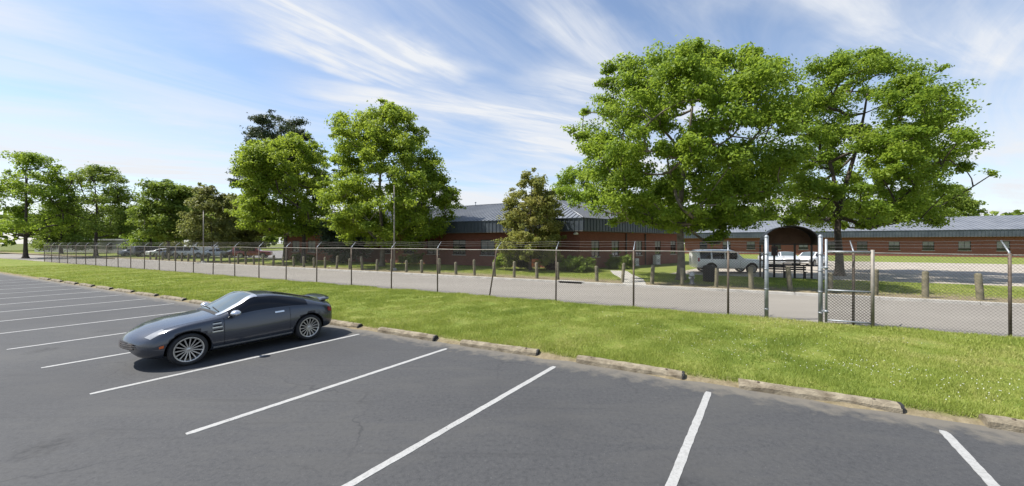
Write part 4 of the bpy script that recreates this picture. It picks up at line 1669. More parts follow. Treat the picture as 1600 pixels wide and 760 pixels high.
for (s, sd, k) in bol:
    h = rng.uniform(.90, 1.22)
    r = rng.uniform(.095, .115)
    lab = NEAR.get((sd, k)) or "weathered wooden bollard by the kerb, %s to the %s of the storm drain" % (ORD[k], "left" if sd == "l" else "right")
    prof = [(r * 1.02, -.06), (r, h * .5), (r * .98, h - .05), (r * .86, h - .012), (r * .4, h + rng.uniform(.0, .02)), (0, h + .015)]
    m = MB().lathe(prof, 10)
    jit = [(x + rng.uniform(-.006, .006), y + rng.uniform(-.006, .006), z) for (x, y, z) in m.v]
    m.v = jit
    o = m.build("bollard", M_WOODPOST, None, W(s, BQ, LAWN_Z), rng.uniform(0, 6))
    o.rotation_euler = (rng.uniform(-.07, .07), rng.uniform(-.07, .07), rng.uniform(0, 6))
    tag(o, lab, "bollard", "wooden bollards along the far kerb")

# ------------------------------------------------------------------ arched shelter
sh_c = at(1231, 24.2, LAWN_Z)
sh = thing("arched_shelter", "dark arched-roof shelter on posts behind the open gateway", "shelter", sh_c, ROAD_ROT)
SW, SD, SP, RISE = 2.95, 1.9, 2.34, 1.16
arc = []
NA = 22
for k in range(NA + 1):
    a = math.pi * k / NA
    arc.append((SW / 2 * math.cos(a), SP + RISE * (math.sin(a) ** .9)))
P = np.zeros((NA + 1, 2, 3))
mb = MB()
for (r_, flip) in ((1.0, False), (0.955, True)):
    P = np.zeros((NA + 1, 2, 3))
    for k, (x, z) in enumerate(arc):
        for j, y in enumerate((-SD / 2, SD / 2)):
            P[k, j] = (x * r_, y, SP + (z - SP) * r_)
    mb.grid(P, True, flip)
for y in (-SD / 2, SD / 2):
    vs = []
    for (x, z) in arc:
        vs += [(x, y, z), (x * .955, y, SP + (z - SP) * .955)]
    mb.add(vs, [(2 * k, 2 * k + 1, 2 * k + 3, 2 * k + 2) for k in range(NA)])
mb.build("arched_roof", M_DARKMETAL, sh)
for y, nm in ((SD / 2 - .12, "gable_panel"), ):
    poly = [(x * .95, SP + (z - SP) * .95) for (x, z) in arc]
    vs = [(x, y - .03, z) for (x, z) in poly] + [(x, y + .03, z) for (x, z) in poly]
    n = len(poly)
    MB().add(vs, [tuple(range(n)), tuple(reversed(range(n, 2 * n)))] + [(k, (k + 1) % n, n + (k + 1) % n, n + k) for k in range(n)]).build(nm, M_BROWNPANEL, sh)
for x in (-SW / 2 + .05, SW / 2 - .05):
    for y in (-SD / 2 + .1, SD / 2 - .1):
        MB().box((x, y, SP / 2), (.10, .10, SP)).build("post", M_DARKMETAL, sh)
for x in (-.62, .52):
    MB().box((x, SD / 2 - .1, SP / 2), (.11, .10, SP)).build("post", M_DARKMETAL, sh)
for z in (1.18, SP - .05):
    for (xa, xb) in ((-SW / 2 + .1, -.675), (-.565, .465), (.575, SW / 2 - .1)):
        MB().box(((xa + xb) / 2, SD / 2 - .1, z), (xb - xa, .07, .09)).build("rail", M_DARKMETAL, sh)
for x in (-SW / 2 + .05, SW / 2 - .05):
    MB().box((x, 0, SP - .05), (.08, SD - .3, .1)).build("side_beam", M_DARKMETAL, sh)

# bench inside it, box on its post
bn = thing("bench", "long dark slatted bench under the arched shelter", "bench", sh_c + U * -.1 + N * .42, ROAD_ROT)
for k in range(3):
    MB().box((0, -.14 + .14 * k, .46), (2.4, .12, .04)).build("seat_slat", M_DARKMETAL, bn)
for k in range(3):
    MB().box((0, .25 + .02 * k, .60 + .14 * k), (2.4, .035, .11)).build("back_slat", M_DARKMETAL, bn)
for x in (-1.08, 0, 1.08):
    MB().box((x, -.1, .22), (.07, .07, .44)).build("leg", M_DARKMETAL, bn)
    MB().box((x, .285, .47), (.06, .045, .94)).build("leg", M_DARKMETAL, bn)
bx = thing("wall_box", "dark red box fixed high on the shelter's inner post", "box", sh_c + U * -.62 + N * (SD / 2 - .25) + Vector((0, 0, 1.5)), ROAD_ROT)
MB().box((0, 0, .33), (.36, .18, .62)).build("case", pm("dark_red_enamel", (0.075, 0.018, 0.016), (0.10, 0.026, 0.022), 4, 0.5), bx, bevel=.02)
MB().box((0, -.10, .33), (.28, .015, .52)).build("door", M_DARKMETAL, bx)
MB().box((.10, -.115, .33), (.02, .02, .08)).build("latch", M_GALV, bx)

# litter bin, hydrant, utility boxes, orange board
tb = thing("litter_bin", "black slatted litter bin standing between bollards near the white vehicle", "bin", at(1108, 22.4, LAWN_Z), 0)
MB().lathe([(0, .02), (.29, .02), (.32, .86), (.28, .86), (.27, .1)], 20).build("drum", M_BLACK, tb)
for k in range(18):
    a = 2 * math.pi * k / 18
    MB().box((.33 * math.cos(a), .33 * math.sin(a), .45), (.03, .07, .82), a).build("slat", M_BLACK, tb)
MB().lathe([(.36, .86), (.37, .90), (.30, .99), (.16, 1.03), (.15, .99), (.28, .93)], 20).build("lid", M_BLACK, tb)

M_HYD = pm("hydrant_grey", (0.42, 0.42, 0.40), (0.55, 0.55, 0.53), 8, 0.6)
M_HYDL = pm("hydrant_body", (0.16, 0.15, 0.14), (0.24, 0.23, 0.22), 8, 0.6)
hy = thing("fire_hydrant", "small grey fire hydrant near the kerb beside the big tree", "hydrant", at(1081, 21.2, LAWN_Z), 0.4)
MB().lathe([(.17, 0), (.17, .05), (.11, .06), (.105, .42), (.14, .44), (.14, .48)], 16).build("barrel", M_HYDL, hy)
MB().lathe([(.14, .482), (.135, .56), (.10, .64), (.04, .68), (.035, .74), (0, .74)], 16).build("bonnet", M_HYD, hy)
for a in (0, math.pi / 2, math.pi):
    c, s_ = math.cos(a), math.sin(a)
    MB().tube([(.09 * c, .09 * s_, .36), (.19 * c, .19 * s_, .36)], .055, 10).build("nozzle_cap", M_HYD, hy)

M_UTIL = pm("utility_grey", (0.58, 0.58, 0.56), (0.68, 0.68, 0.66), 3, 0.6)
for (t_, w, h, z0, lab) in ((7.75, .55, .72, 0, "low pale utility box against the shaded brick wall"), (11.6, .75, .95, .0, "taller pale utility cabinet right of the low box by the brick wall")):
    p = cw + BX * t_ - BN * .55
    ub = thing("utility_box", lab, "utility box", (p.x, p.y, LAWN_Z), math.atan2(BX.y, BX.x), "utility boxes by the brick wall")
    MB().box((0, 0, h / 2 + .08), (w, .45, h)).build("cabinet", M_UTIL, ub, bevel=.02)
    MB().box((0, 0, .04), (w + .15, .6, .08)).build("plinth", M_CONC, ub)
    for k in range(4):
        MB().box((0, -.232, h * .35 + .09 * k), (w * .7, .02, .03)).build("louvre", M_FRAME, ub)

ob = thing("board_sign", "faded orange board on two legs beside the small bronze tree", "sign", at(838, 30.6, LAWN_Z), .1)
MB().box((0, 0, .72), (.78, .04, .62)).build("panel", pm("faded_orange", (0.50, 0.13, 0.055), (0.62, 0.20, 0.09), 4, 0.7), ob, bevel=.01)
for x in (-.27, .27):
    MB().box((x, .045, .45), (.06, .045, .9)).build("leg", M_WOODPOST, ob)

# slim pole behind the bollards, and one at far left
def slim_pole(px, d, h, lab):
    t = thing("slim_pole", lab, "pole", at(px, d, LAWN_Z), ROAD_ROT, "slim poles behind the bollards")
    MB().tube([(0, 0, .2), (0, 0, h * .5), (0, 0, h)], [.075, .06, .045], 10).build("shaft", M_RAIL, t)
    MB().lathe([(.22, -.05), (.22, .18), (.16, .22), (.0, .22)], 14).build("footing", M_CONC, t)
    MB().lathe([(.046, h - .02), (.06, h), (.05, h + .07), (0, h + .10)], 10).build("cap", M_RAIL, t)


slim_pole(616, 31.6, 7.3, "slim grey pole rising in front of the middle tree")
slim_pole(318, 44.0, 6.2, "slim grey pole among the small trees at far left")

# ------------------------------------------------------------------ trees


def unit(a):
    return a / (np.linalg.norm(a, axis=-1, keepdims=True) + 1e-9)


def leaf_cloud(centers, radii, per, size, rg, flat=.8, up=.45, aspect=.62, out_bias=.55, tint_shift=None, spray=.62):
    """leaf-sized bent faces spread round clump centres"""
    n = len(centers) * per
    ci = np.repeat(np.arange(len(centers)), per)
    d = unit(rg.normal(size=(n, 3)))
    rr = rg.random(n) ** (1 / 2.0) * np.where(rg.random(n) < .15, 1.2, 1.0)
    off = d * (rr * radii[ci])[:, None]
    off[:, 2] *= flat
    # ragged clumps: three sub-lumps each
    lump = unit(rg.normal(size=(len(centers) * 4, 3)))
    li = ci * 4 + rg.integers(0, 4, n)
    off = off * .62 + lump[li] * (radii[ci] * .55)[:, None] * np.array([1, 1, flat])
    # leafy sprays: stretched outwards from the stem, a little drooping
    rad_ = centers.copy()
    rad_[:, 2] = rg.normal(size=len(centers)) * .35 * np.hypot(rad_[:, 0], rad_[:, 1])
    rad_ = unit(rad_ + rg.normal(size=rad_.shape) * .4)[ci]
    al_ = np.sum(off * rad_, -1, keepdims=True)
    off = off * .88 + rad_ * al_ * spray
    p = centers[ci] + off
    nrm = unit(unit(off) * out_bias + np.array([0, 0, up]) + rg.normal(size=(n, 3)) * .55)
    t = unit(np.cross(nrm, rg.normal(size=(n, 3))))
    b = np.cross(nrm, t)
    L = size * rg.uniform(.65, 1.35, n)
    t = t * L[:, None] * .5
    b = b * (L * aspect)[:, None] * .5
    droop = nrm * (L * .12)[:, None]
    V = np.stack([p - t, p + b - droop * .0 + droop, p + t - droop, p - b + droop], 1).reshape(-1, 3)
    F = np.arange(n * 4).reshape(-1, 4)
    cl_t = rg.random(len(centers))
    tint = np.clip(.5 * rg.random(n) + .5 * cl_t[ci], 0, 1)
    if tint_shift is not None:
        tint = np.clip(tint + tint_shift[ci], 0, 1)
    return V, F, tint


def make_tree(name, label, px, depth, outline, zfork, trunk_r, leafmat, nclump, per, leaf, seed, crad=(.85, 1.35), bark=M_BARK, lean=0.0,
              group=None, cat="tree", inner=.35, flat=.8, z0=LAWN_Z, trunk_top=.82, aspect=.62, depth_k=1.0, extra=None, sprigs=.35):
    """outline rows: (photo row y, left column, right column) of the crown at this distance"""
    rg = np.random.default_rng(seed)
    base = at(px, depth, z0)
    t = thing(name, label, cat, base, 0, group)
    k = depth / FPX
    rows = sorted([(CAMZ - (y - 380) * k - z0, (px - l) * k, (r - px) * k) for (y, l, r) in outline])
    zs = np.array([r[0] for r in rows])
    Ls = np.array([r[1] for r in rows])
    Rs = np.array([r[2] for r in rows])
    mid = (Rs - Ls) / 2
    wid = np.maximum((Rs + Ls) / 2, .2)
    pts, rads = [], []
    tries = 0
    area = wid + .3
    while len(pts) < nclump and tries < nclump * 60:
        tries += 1
        z = rg.uniform(zs[0], zs[-1])
        w = np.interp(z, zs, wid)
        if rg.random() > w / wid.max() * .85 + .15:
            continue
        a = rg.uniform(0, 2 * math.pi)
        rho = inner + (1 - inner) * math.sqrt(rg.random())
        cr = rg.uniform(*crad)
        wi = max(w - cr * .62, .08)
        x = np.interp(z, zs, mid) + rho * math.cos(a) * wi
        y = rho * math.sin(a) * min(wi, wid.max()) * depth_k
        zz = min(max(z, zs[0] + cr * .5), zs[-1] - cr * .45)
        p = np.array([x, y, zz])
        if y < 0:
            g = depth / (depth + y)
            hx = base.x * g + x * g - base.x
            hz = CAMZ - z0 + (zz - CAMZ + z0) * g
            if hz > zs[-1] - cr * .3 or abs(hx - np.interp(hz, zs, mid)) > np.interp(hz, zs, wid) - cr * .35:
                continue
        if pts and min(np.linalg.norm(np.array(pts) - p, axis=1)) < cr * .5:
            continue
        pts.append(p)
        rads.append(cr)
    for _ in range(int(nclump * sprigs)):
        z = rg.uniform(zs[0], zs[-1] + .2)
        w = np.interp(z, zs, wid)
        a = rg.uniform(0, 2 * math.pi)
        rho = rg.uniform(.93, 1.04)
        if math.sin(a) < -.3:
            continue
        pts.append(np.array([np.interp(z, zs, mid) + rho * math.cos(a) * w, rho * math.sin(a) * w * depth_k, z + rg.uniform(-.2, .3)]))
        rads.append(rg.uniform(.34, .58) * np.mean(crad) / 1.1)
    if extra:
        for (ex, ey, er) in extra:      # protruding sprigs: photo column, row, radius
            pts.append(np.array([(ex - px) * k, rg.uniform(-.8, .8), CAMZ - (ey - 380) * k - z0]))
            rads.append(er)
    C = np.array(pts)
    Rr = np.array(rads)
    big = Rr > np.mean(crad) * .62
    V, F, tint = leaf_cloud(C[big], Rr[big], per, leaf, rg, flat, aspect=aspect)
    if (~big).any():
        V2, F2, t2 = leaf_cloud(C[~big], Rr[~big], max(20, int(per * .24)), leaf, rg, flat, aspect=aspect)
        V = np.concatenate([V, V2]); F = np.concatenate([F, F2 + len(F) * 4]); tint = np.concatenate([tint, t2])
    # stray leaves between the clumps soften the crown
    n2 = len(C) * per // 30
    ci = rg.integers(0, len(C), n2)
    V2, F2, t2 = leaf_cloud(C[ci[:max(1, n2 // 12)]], Rr[ci[:max(1, n2 // 12)]] * 1.2, 12, leaf, rg, flat, aspect=aspect)
    V = np.concatenate([V, V2]); F = np.concatenate([F, F2 + len(F) * 4]); tint = np.concatenate([tint, t2])
    o = bpy.data.objects.new("crown", big_mesh("crown", V, F, leafmat, tint))
    link(o, t)
    # skeleton
    H = zs[-1]
    nodes, par = [], []
    nt = 9
    tz = np.linspace(-.1, H * trunk_top, nt)
    wx, wy = rg.uniform(0, 6, 2)
    midtop = np.interp(H * trunk_top, zs, mid)
    for i, z in enumerate(tz):
        f = max(0, (z - zfork) / max(H * trunk_top - zfork, .1))
        nodes.append(np.array([lean * z / H + midtop * f * .8 + .10 * math.sin(z * .5 + wx) * min(1, z / 3), .10 * math.sin(z * .45 + wy) * min(1, z / 3), z]))
        par.append(i - 1)
    order = np.argsort([np.hypot(c[0] - nodes[0][0], c[1]) + .25 * c[2] for c in C])
    for ii in order:
        c = C[ii] - np.array([0, 0, Rr[ii] * .25])
        best, bi = 1e9, 0
        for j, nd in enumerate(nodes):
            if nd[2] < zfork * .92 and j < nt:
                continue
            dv = c - nd
            dd = np.linalg.norm(dv)
            cost = dd * (1 + 1.4 * max(0, -(dv[2] / (dd + .01)) + .15)) + (.0 if j >= nt else .3)
            if cost < best:
                best, bi = cost, j
        s_, e_ = nodes[bi], c
        dd = np.linalg.norm(e_ - s_)
        prev = bi
        nseg = max(2, min(5, int(dd / .9) + 1))
        bow = rg.normal(size=3) * dd * .07 + np.array([0, 0, -.05 * dd])
        for q in range(1, nseg + 1):
            f = q / nseg
            nodes.append(s_ + (e_ - s_) * f + bow * math.sin(math.pi * f))
            par.append(prev)
            prev = len(nodes) - 1
    nn = len(nodes)
    acc = np.full(nn, 0.0)
    child = [[] for _ in range(nn)]
    for i in range(nn):
        if par[i] >= 0:
            child[par[i]].append(i)
    rad = np.zeros(nn)
    for i in range(nn - 1, -1, -1):
        rad[i] = max(.016, math.sqrt(sum(rad[c] ** 2.3 for c in child[i]) ** (2 / 2.3)) if child[i] else .016)
    # nodes were added parents first, so one backward sweep is enough
    sc = trunk_r / max(rad[1], 1e-3)
    rad = np.maximum(rad * (.45 + .55 * sc if sc < 1 else sc), .014)
    for i in range(nt):
        rad[i] = max(trunk_r * (1 - .80 * (tz[i] / (H * trunk_top)) ** .9), .03)
    mb = MB()
    flare = [Vector(nodes[0]) + Vector((0, 0, .0)), Vector(nodes[0]) + Vector((0, 0, .25)), Vector(nodes[0]) + Vector((0, 0, .7))]
    tp = [Vector(n_) for n_ in nodes[:nt]]
    tp = [tp[0], tp[0].lerp(tp[1], .18), tp[0].lerp(tp[1], .45)] + tp[1:]
    tr_ = [trunk_r * 1.75, trunk_r * 1.25, trunk_r * 1.04] + list(rad[1:nt])
    mb.tube(tp, tr_, 10)
    for i in range(nt, nn):
        p = par[i]
        r0 = min(rad[p], rad[i] * 1.5)
        mb.tube([nodes[p], nodes[i]], [r0, rad[i]], 5, cap=False)
    # knobbly trunk
    mb.build("trunk", bark, t)
    return t


T_BIG = [(68, 1095, 1135), (84, 1040, 1165), (98, 962, 1200), (115, 945, 1225), (150, 926, 1245), (190, 908, 1252), (230, 908, 1250), (265, 895, 1238),
         (295, 893, 1215), (318, 902, 1195), (338, 915, 1185), (356, 1085, 1165)]
make_tree("maple_tree", "tallest broad green tree with a thick trunk by the white vehicle", 1064, 23.6, T_BIG, 3.6, .25, L_MAPLE, 250, 500, .175, 21, (.6, 1.25), depth_k=.9,
          extra=[(889, 208, .5), (903, 214, .6), (1130, 366, .7), (1122, 378, .45), (985, 98, .8), (955, 110, .6), (1085, 80, .7), (1130, 72, .55), (1180, 106, .7)])
T_RIGHT = [(78, 1355, 1400), (102, 1265, 1440), (130, 1248, 1480), (180, 1240, 1500), (230, 1226, 1510), (270, 1206, 1510), (305, 1200, 1500), (335, 1206, 1480), (352, 1300, 1450)]
make_tree("maple_tree", "tall green tree right of the arched shelter with a dark trunk", 1312, 26.5, T_RIGHT, 4.2, .25, L_MAPLE, 200, 470, .175, 33, (.6, 1.25), depth_k=.9, bark=M_BARKD,
          extra=[(1270, 102, .8), (1305, 98, .8), (1365, 88, .7), (1208, 330, .7), (1240, 345, .6), (1345, 350, .6)])
T_MID = [(166, 598, 620), (182, 555, 642), (200, 528, 660), (225, 515, 668), (255, 512, 685), (290, 508, 705), (315, 508, 722), (340, 512, 712), (362, 530, 690), (385, 560, 665)]
make_tree("maple_tree", "full rounded green tree in the middle distance behind the slim pole", 597, 37.0, T_MID, 2.6, .25, L_YELLOW, 220, 380, .23, 44, (.65, 1.35),
          extra=[(540, 185, .8), (527, 205, .7), (650, 205, .9), (700, 300, .9), (515, 300, .9), (612, 172, .7), (575, 180, .8), (545, 372, .9)])
T_LEFT = [(214, 420, 478), (230, 392, 500), (260, 378, 512), (295, 366, 516), (325, 362, 516), (350, 385, 505), (368, 420, 495)]
make_tree("maple_tree", "bright yellow-green tree standing in front of the tall pine", 474, 43.0, T_LEFT, 3.6, .24, L_YELLOW, 170, 360, .25, 55, (.7, 1.4), bark=M_BARKD)
T_PINE = [(175, 422, 446), (185, 402, 468), (200, 392, 480), (215, 388, 482), (235, 395, 470), (255, 380, 478), (275, 364, 470), (300, 372, 462)]
make_tree("pine_tree", "tall dark pine rising above the yellow-green tree at left", 445, 50.0, T_PINE, 9.5, .26, L_PINE, 80, 260, .36, 66, (.7, 1.25), bark=M_BARKD, flat=.6, trunk_top=.95, aspect=.3,
          extra=[(432, 183, 1.2), (416, 192, 1.2), (452, 190, 1.2), (398, 208, 1.1), (470, 206, 1.2), (440, 202, 1.3), (420, 212, 1.3), (460, 215, 1.2), (392, 222, .9), (478, 212, .9), (372, 272, .9), (385, 262, 1.0), (380, 290, .9)])
T_FAR1 = [(284, 242, 276), (298, 228, 296), (325, 216, 304), (350, 216, 308), (374, 226, 300)]
make_tree("shade_tree", "round green tree at far left beyond the distant cars", 262, 58.0, T_FAR1, 2.2, .24, L_GREEN, 80, 330, .36, 77, (1.0, 1.6))
T_OLV = [(292, 312, 328), (310, 302, 352), (335, 290, 362), (360, 286, 366), (384, 300, 360)]
make_tree("small_tree", "thin olive-green small tree beside the slim pole at far left", 334, 47.0, T_OLV, 1.2, .10, L_OLIVE, 80, 170, .28, 88, (.6, 1.1), bark=M_BARKD)
T_DRK = [(304, 372, 392), (320, 350, 412), (345, 342, 420), (370, 345, 415), (388, 360, 405)]
make_tree("small_tree", "dull dark-green small tree left of the brick building's end", 384, 53.0, T_DRK, 1.2, .14, L_OLIVE, 70, 170, .42, 99, (.8, 1.4), bark=M_BARKD)
T_BRZ = [(272, 826, 838), (284, 808, 852), (298, 795, 866), (318, 786, 874), (345, 781, 879), (372, 774, 882), (395, 774, 884), (412, 790, 872)]
make_tree("bronze_tree", "dense bronze-tinged cone-shaped small tree in front of the building's corner", 829, 31.4, T_BRZ, .5, .13, L_BRONZE, 150, 260, .17, 111, (.4, .8), bark=M_BARKD, trunk_top=.9)
# trees beyond the roofs and out to the sides
BACK = [
    (888, 84, [(262, 878, 905), (280, 868, 925), (305, 862, 935), (340, 866, 930)], L_MAPLE, "green treetop showing behind the roof beside the tallest tree"),
    (1030, 92, [(280, 1005, 1050), (300, 985, 1070), (325, 980, 1078), (350, 990, 1070)], L_GREEN, "green treetop behind the shaded wing's roof"),
    (1160, 118, [(322, 1130, 1185), (334, 1115, 1205), (350, 1110, 1210)], L_GREEN, "low green treetop behind the distant roof, left of the shelter"),
    (1345, 120, [(318, 1310, 1375), (334, 1295, 1395), (350, 1290, 1400)], L_GREEN, "low green treetop behind the distant roof, right of the shelter"),
    (1470, 110, [(290, 1440, 1500), (315, 1415, 1525), (345, 1410, 1530)], L_GREEN, "green treetop behind the distant roof at the right edge"),
    (150, 66, [(262, 130, 172), (285, 105, 195), (325, 95, 208), (365, 105, 200)], L_GREEN, "large green tree left of the round one at the left edge"),
    (40, 60, [(240, 20, 62), (270, -10, 92), (320, -20, 100), (365, -8, 90)], L_MAPLE, "spreading green tree at the extreme left edge"),
    (196, 120, [(325, 170, 225), (345, 155, 240), (372, 155, 240)], L_GREEN, "distant green tree over the pale low building"),
    (300, 122, [(318, 275, 325), (340, 262, 340), (372, 262, 340)], L_GREEN, "distant green tree behind the box trailer"),
    (236, 78, [(318, 222, 250), (340, 205, 268), (365, 200, 272), (390, 208, 264)], L_MAPLE, "low-branched green tree behind the dark vehicles at left"),
    (292, 76, [(322, 278, 308), (345, 264, 322), (368, 260, 326), (390, 268, 318)], L_OLIVE, "low-branched olive tree behind the silver vehicle at left"),
    (96, 82, [(316, 80, 115), (342, 60, 134), (368, 56, 138), (390, 66, 130)], L_GREEN, "low-branched green tree before the pale low building"),
    (352, 74, [(318, 336, 366), (345, 322, 382), (368, 320, 384), (390, 330, 376)], L_MAPLE, "low-branched green tree behind the black sedan at left"),
    (356, 110, [(312, 330, 380), (335, 318, 392), (372, 318, 392)], L_GREEN, "distant green tree behind the dark small tree"),
]
for i, (px, d, ol, lm, lab) in enumerate(BACK):
    sc = d / 60
    make_tree("background_tree", lab, px, d, ol, 2.5, .28, lm, 60, 260, .32 * max(1, sc * .9), 200 + i, (1.1 * max(1, sc * .8), 1.8 * max(1, sc * .8)), bark=M_BARKD, group="trees beyond the roofs and at the edges")
make_tree("evergreen_shrub", "big dark evergreen bush against the brick wall between the two left trees", 536, 42.5, [(338, 518, 556), (352, 506, 570), (375, 502, 575), (400, 506, 572), (410, 512, 566)], .3, .10,
          L_PINE, 60, 190, .26, 131, (.6, 1.0), bark=M_BARKD, cat="bush")

# shrubs along the building
SHRUBS = [
    (789, 32.6, [(398, 776, 802), (405, 771, 806), (415, 773, 804)], L_YELLOW, 30, 150, .14, "clipped yellow-green bush left of the bronze tree"),
    (815, 33.0, [(403, 806, 826), (410, 803, 829), (418, 805, 827)], L_PINE, 22, 140, .14, "small dark bush half hidden under the bronze tree"),
    (862, 32.0, [(392, 850, 872), (402, 846, 876), (420, 848, 874)], L_PURPLE, 28, 140, .16, "purple-leaved bush right of the bronze tree"),
    (903, 30.2, [(403, 880, 925), (410, 874, 931), (422, 875, 931)], L_HEDGE, 46, 170, .15, "long clipped green hedge before the building's corner"),
    (968, 33.5, [(401, 955, 982), (408, 950, 990), (420, 950, 990)], L_HEDGE, 36, 150, .17, "dark green hedge along the shaded brick wing"),
    (470, 46.0, [(398, 458, 486), (404, 455, 490), (408, 455, 490)], L_HEDGE, 20, 120, .2, "low green bush at the foot of the yellow-green tree"),
    (640, 37.5, [(399, 622, 660), (405, 618, 664), (410, 620, 662)], L_HEDGE, 24, 120, .18, "low dark bush against the wall behind the slim pole"),
]
for i, (px, d, ol, lm, n, per, lf, lab) in enumerate(SHRUBS):
    make_tree("bush", lab, px, d, ol, .1, .04, lm, n, per, lf, 300 + i, (.30, .48), bark=M_BARKD, cat="bush", group="bushes along the brick building", trunk_top=.6, inner=.2)

# ------------------------------------------------------------------ grass (uncountable)


def vnoise(s, q, cell, seed):
    """smooth value noise over the ground"""
    g = np.random.default_rng(seed).random((257, 257))
    x, y = s / cell + 500.3, q / cell + 300.7
    i, j = np.floor(x).astype(int), np.floor(y).astype(int)
    fx_, fy_ = x - i, y - j
    fx_, fy_ = fx_ * fx_ * (3 - 2 * fx_), fy_ * fy_ * (3 - 2 * fy_)
    i, j = i % 256, j % 256
    return (g[i, j] * (1 - fx_) + g[i + 1, j] * fx_) * (1 - fy_) + (g[i, j + 1] * (1 - fx_) + g[i + 1, j + 1] * fx_) * fy_


def blades(name, s, q, zf, h, w, mat, label, rg, lean=.5):
    n = len(s)
    zz = zf(s, q)
    base = np.stack([s * U.x + q * N.x, s * U.y + q * N.y, zz - .005], -1)
    a = rg.uniform(0, 2 * math.pi, n)
    side = np.stack([np.cos(a), np.sin(a), np.zeros(n)], -1)
    tip = rg.normal(size=(n, 3)) * lean
    tip[:, 2] = 1
    tip = unit(tip)
    hh = h * rg.uniform(.55, 1.4, n)
    ww = w * rg.uniform(.7, 1.3, n)
    V = np.stack([base - side * ww[:, None] / 2, base + side * ww[:, None] / 2, base + tip * hh[:, None]], 1).reshape(-1, 3)
    F = np.arange(3 * n).reshape(-1, 3)
    patch = .45 * vnoise(s, q, 2.6, 1) + .35 * vnoise(s, q, .8, 2) + .20 * vnoise(s, q, .25, 3)
    tint = np.clip(1.35 * (patch - .5) + .46 + .42 * (rg.random(n) - .5), 0, 1)
    o = bpy.data.objects.new(name, big_mesh(name, V, F, mat, tint))
    COL.objects.link(o)
    tag(o, label, "grass", kind="stuff")
    return o


n_g = 420000
# density falls with distance from the camera
sg = nrg.uniform(-62, 13, n_g * 6)
qg = nrg.uniform(7.50, 14.35, n_g * 6)
gx, gy = sg * U.x + qg * N.x, sg * U.y + qg * N.y
dist = np.hypot(gx, gy)
keep = nrg.random(len(sg)) < np.clip((9.5 / np.maximum(dist, 6)) ** 1.7, .02, 1)
bare = .6 * vnoise(sg, qg, 1.5, 4) + .4 * vnoise(sg, qg, .4, 5)
keep &= ~((bare > .68) & (nrg.random(len(sg)) < .55))
keep &= (gy > 1.5) & (np.abs(gx) < gy * 1.5 + 1)
sg, qg, dist = sg[keep][:n_g], qg[keep][:n_g], dist[keep][:n_g]
hgt = .035 + .05 * vnoise(sg, qg, .6, 6) + .03 * (qg < 7.95) + .025 * (qg > 13.8)
wid_ = .011 * np.clip(dist / 9, 1, 2.6)
blades("verge_grass", sg, qg, verge_z, hgt, wid_, L_GRASS, "mown green and yellow grass on the verge before the fence", nrg, .55)

n2 = 130000
s2 = nrg.uniform(-45, 14, n2)
q2 = 22.3 + 9.2 * nrg.random(n2) ** .85
ok = ~((q2 > 30.4) & (s2 > -3)) & ~((s2 > -7.2 + .0 * q2) & (s2 < -2.6) & (np.abs(s2 - np.interp(q2, [21.9, 25.3, 28.5, 32], [-3.4, -4.1, -5.3, -6.3])) < .75))
ok &= nrg.random(n2) < np.clip((q2 - 23.0 + 1.6 * (vnoise(s2, q2, 1.3, 9) - .5)) / 2.2, .05, 1)
s2, q2 = s2[ok], q2[ok]
blades("lawn_grass", s2, q2, lambda s, q: np.full(len(s), LAWN_Z), np.full(len(s2), .06), np.full(len(s2), .03), L_GRASS, "patchy green lawn between the bollards and the brick building", nrg, .5)

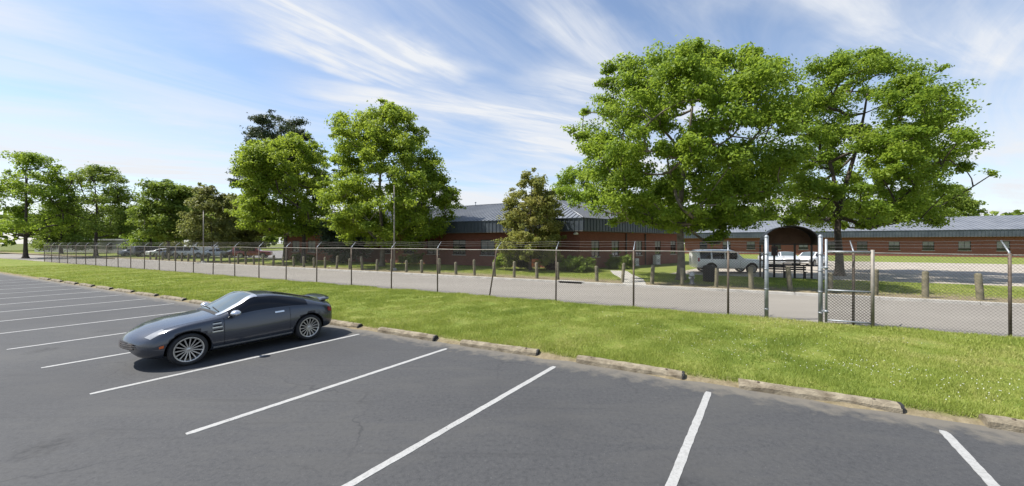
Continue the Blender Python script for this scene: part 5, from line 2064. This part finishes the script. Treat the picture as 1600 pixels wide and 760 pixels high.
# white clover flowers in drifts
cl_s, cl_q = [], []
for (cs, cq, rs, rq, n) in ((2.6, 9.1, .85, .35, 150), (1.4, 10.0, .9, .7, 110), (3.6, 8.6, .5, .5, 70), (.2, 9.2, .7, .6, 70), (2.0, 11.8, 2.2, 1.0, 110), (-2.5, 10.5, 2.0, 1.2, 60), (4.6, 8.4, .7, .4, 60), (5.6, 9.4, 1.5, .9, 60)):
    cl_s.append(nrg.normal(cs, rs, n)); cl_q.append(np.clip(nrg.normal(cq, rq, n), 7.8, 14))
cl_s, cl_q = np.concatenate(cl_s)[::2], np.concatenate(cl_q)[::2]
oc = np.array([(1, 0, 0), (0, 1, 0), (-1, 0, 0), (0, -1, 0), (0, 0, 1), (0, 0, -1)], float)
of = np.array([(0, 1, 4), (1, 2, 4), (2, 3, 4), (3, 0, 4), (1, 0, 5), (2, 1, 5), (3, 2, 5), (0, 3, 5)])
cc = np.stack([cl_s * U.x + cl_q * N.x, cl_s * U.y + cl_q * N.y, verge_z(cl_s, cl_q) + nrg.uniform(.05, .085, len(cl_s))], -1)
rr = nrg.uniform(.006, .010, len(cl_s))
V = (cc[:, None, :] + oc[None] * rr[:, None, None]).reshape(-1, 3)
F = (of[None] + 6 * np.arange(len(cl_s))[:, None, None]).reshape(-1, 3)
o = bpy.data.objects.new("clover_flowers", big_mesh("clover_flowers", V, F, pm("clover_white", (0.62, 0.62, 0.56), (0.74, 0.74, 0.68), 30, 0.8)))
COL.objects.link(o)
tag(o, "white clover flowers scattered in drifts over the verge grass", "flowers", kind="stuff")


# ------------------------------------------------------------------ far-off wood closing the horizon
rg = np.random.default_rng(901)
nc = 900
ang = rg.uniform(-75, 75, nc)
dd = rg.uniform(175, 215, nc)
hz = 3 + (5.5 + 3.5 * vnoise(ang * 2, ang * 0, 9, 8)) * rg.random(nc) ** .8
C = np.stack([np.sin(np.radians(ang)) * dd, np.cos(np.radians(ang)) * dd, hz], -1)
V, F, tint = leaf_cloud(C, rg.uniform(2.4, 4.2, nc), 70, 1.5, rg, .85)
V[:, 2] = np.maximum(V[:, 2], .0)
o = bpy.data.objects.new("distant_wood", big_mesh("distant_wood", V, F, L_GREEN, tint))
COL.objects.link(o)
tag(o, "far-off green wood closing the horizon behind everything", "wood", kind="stuff")
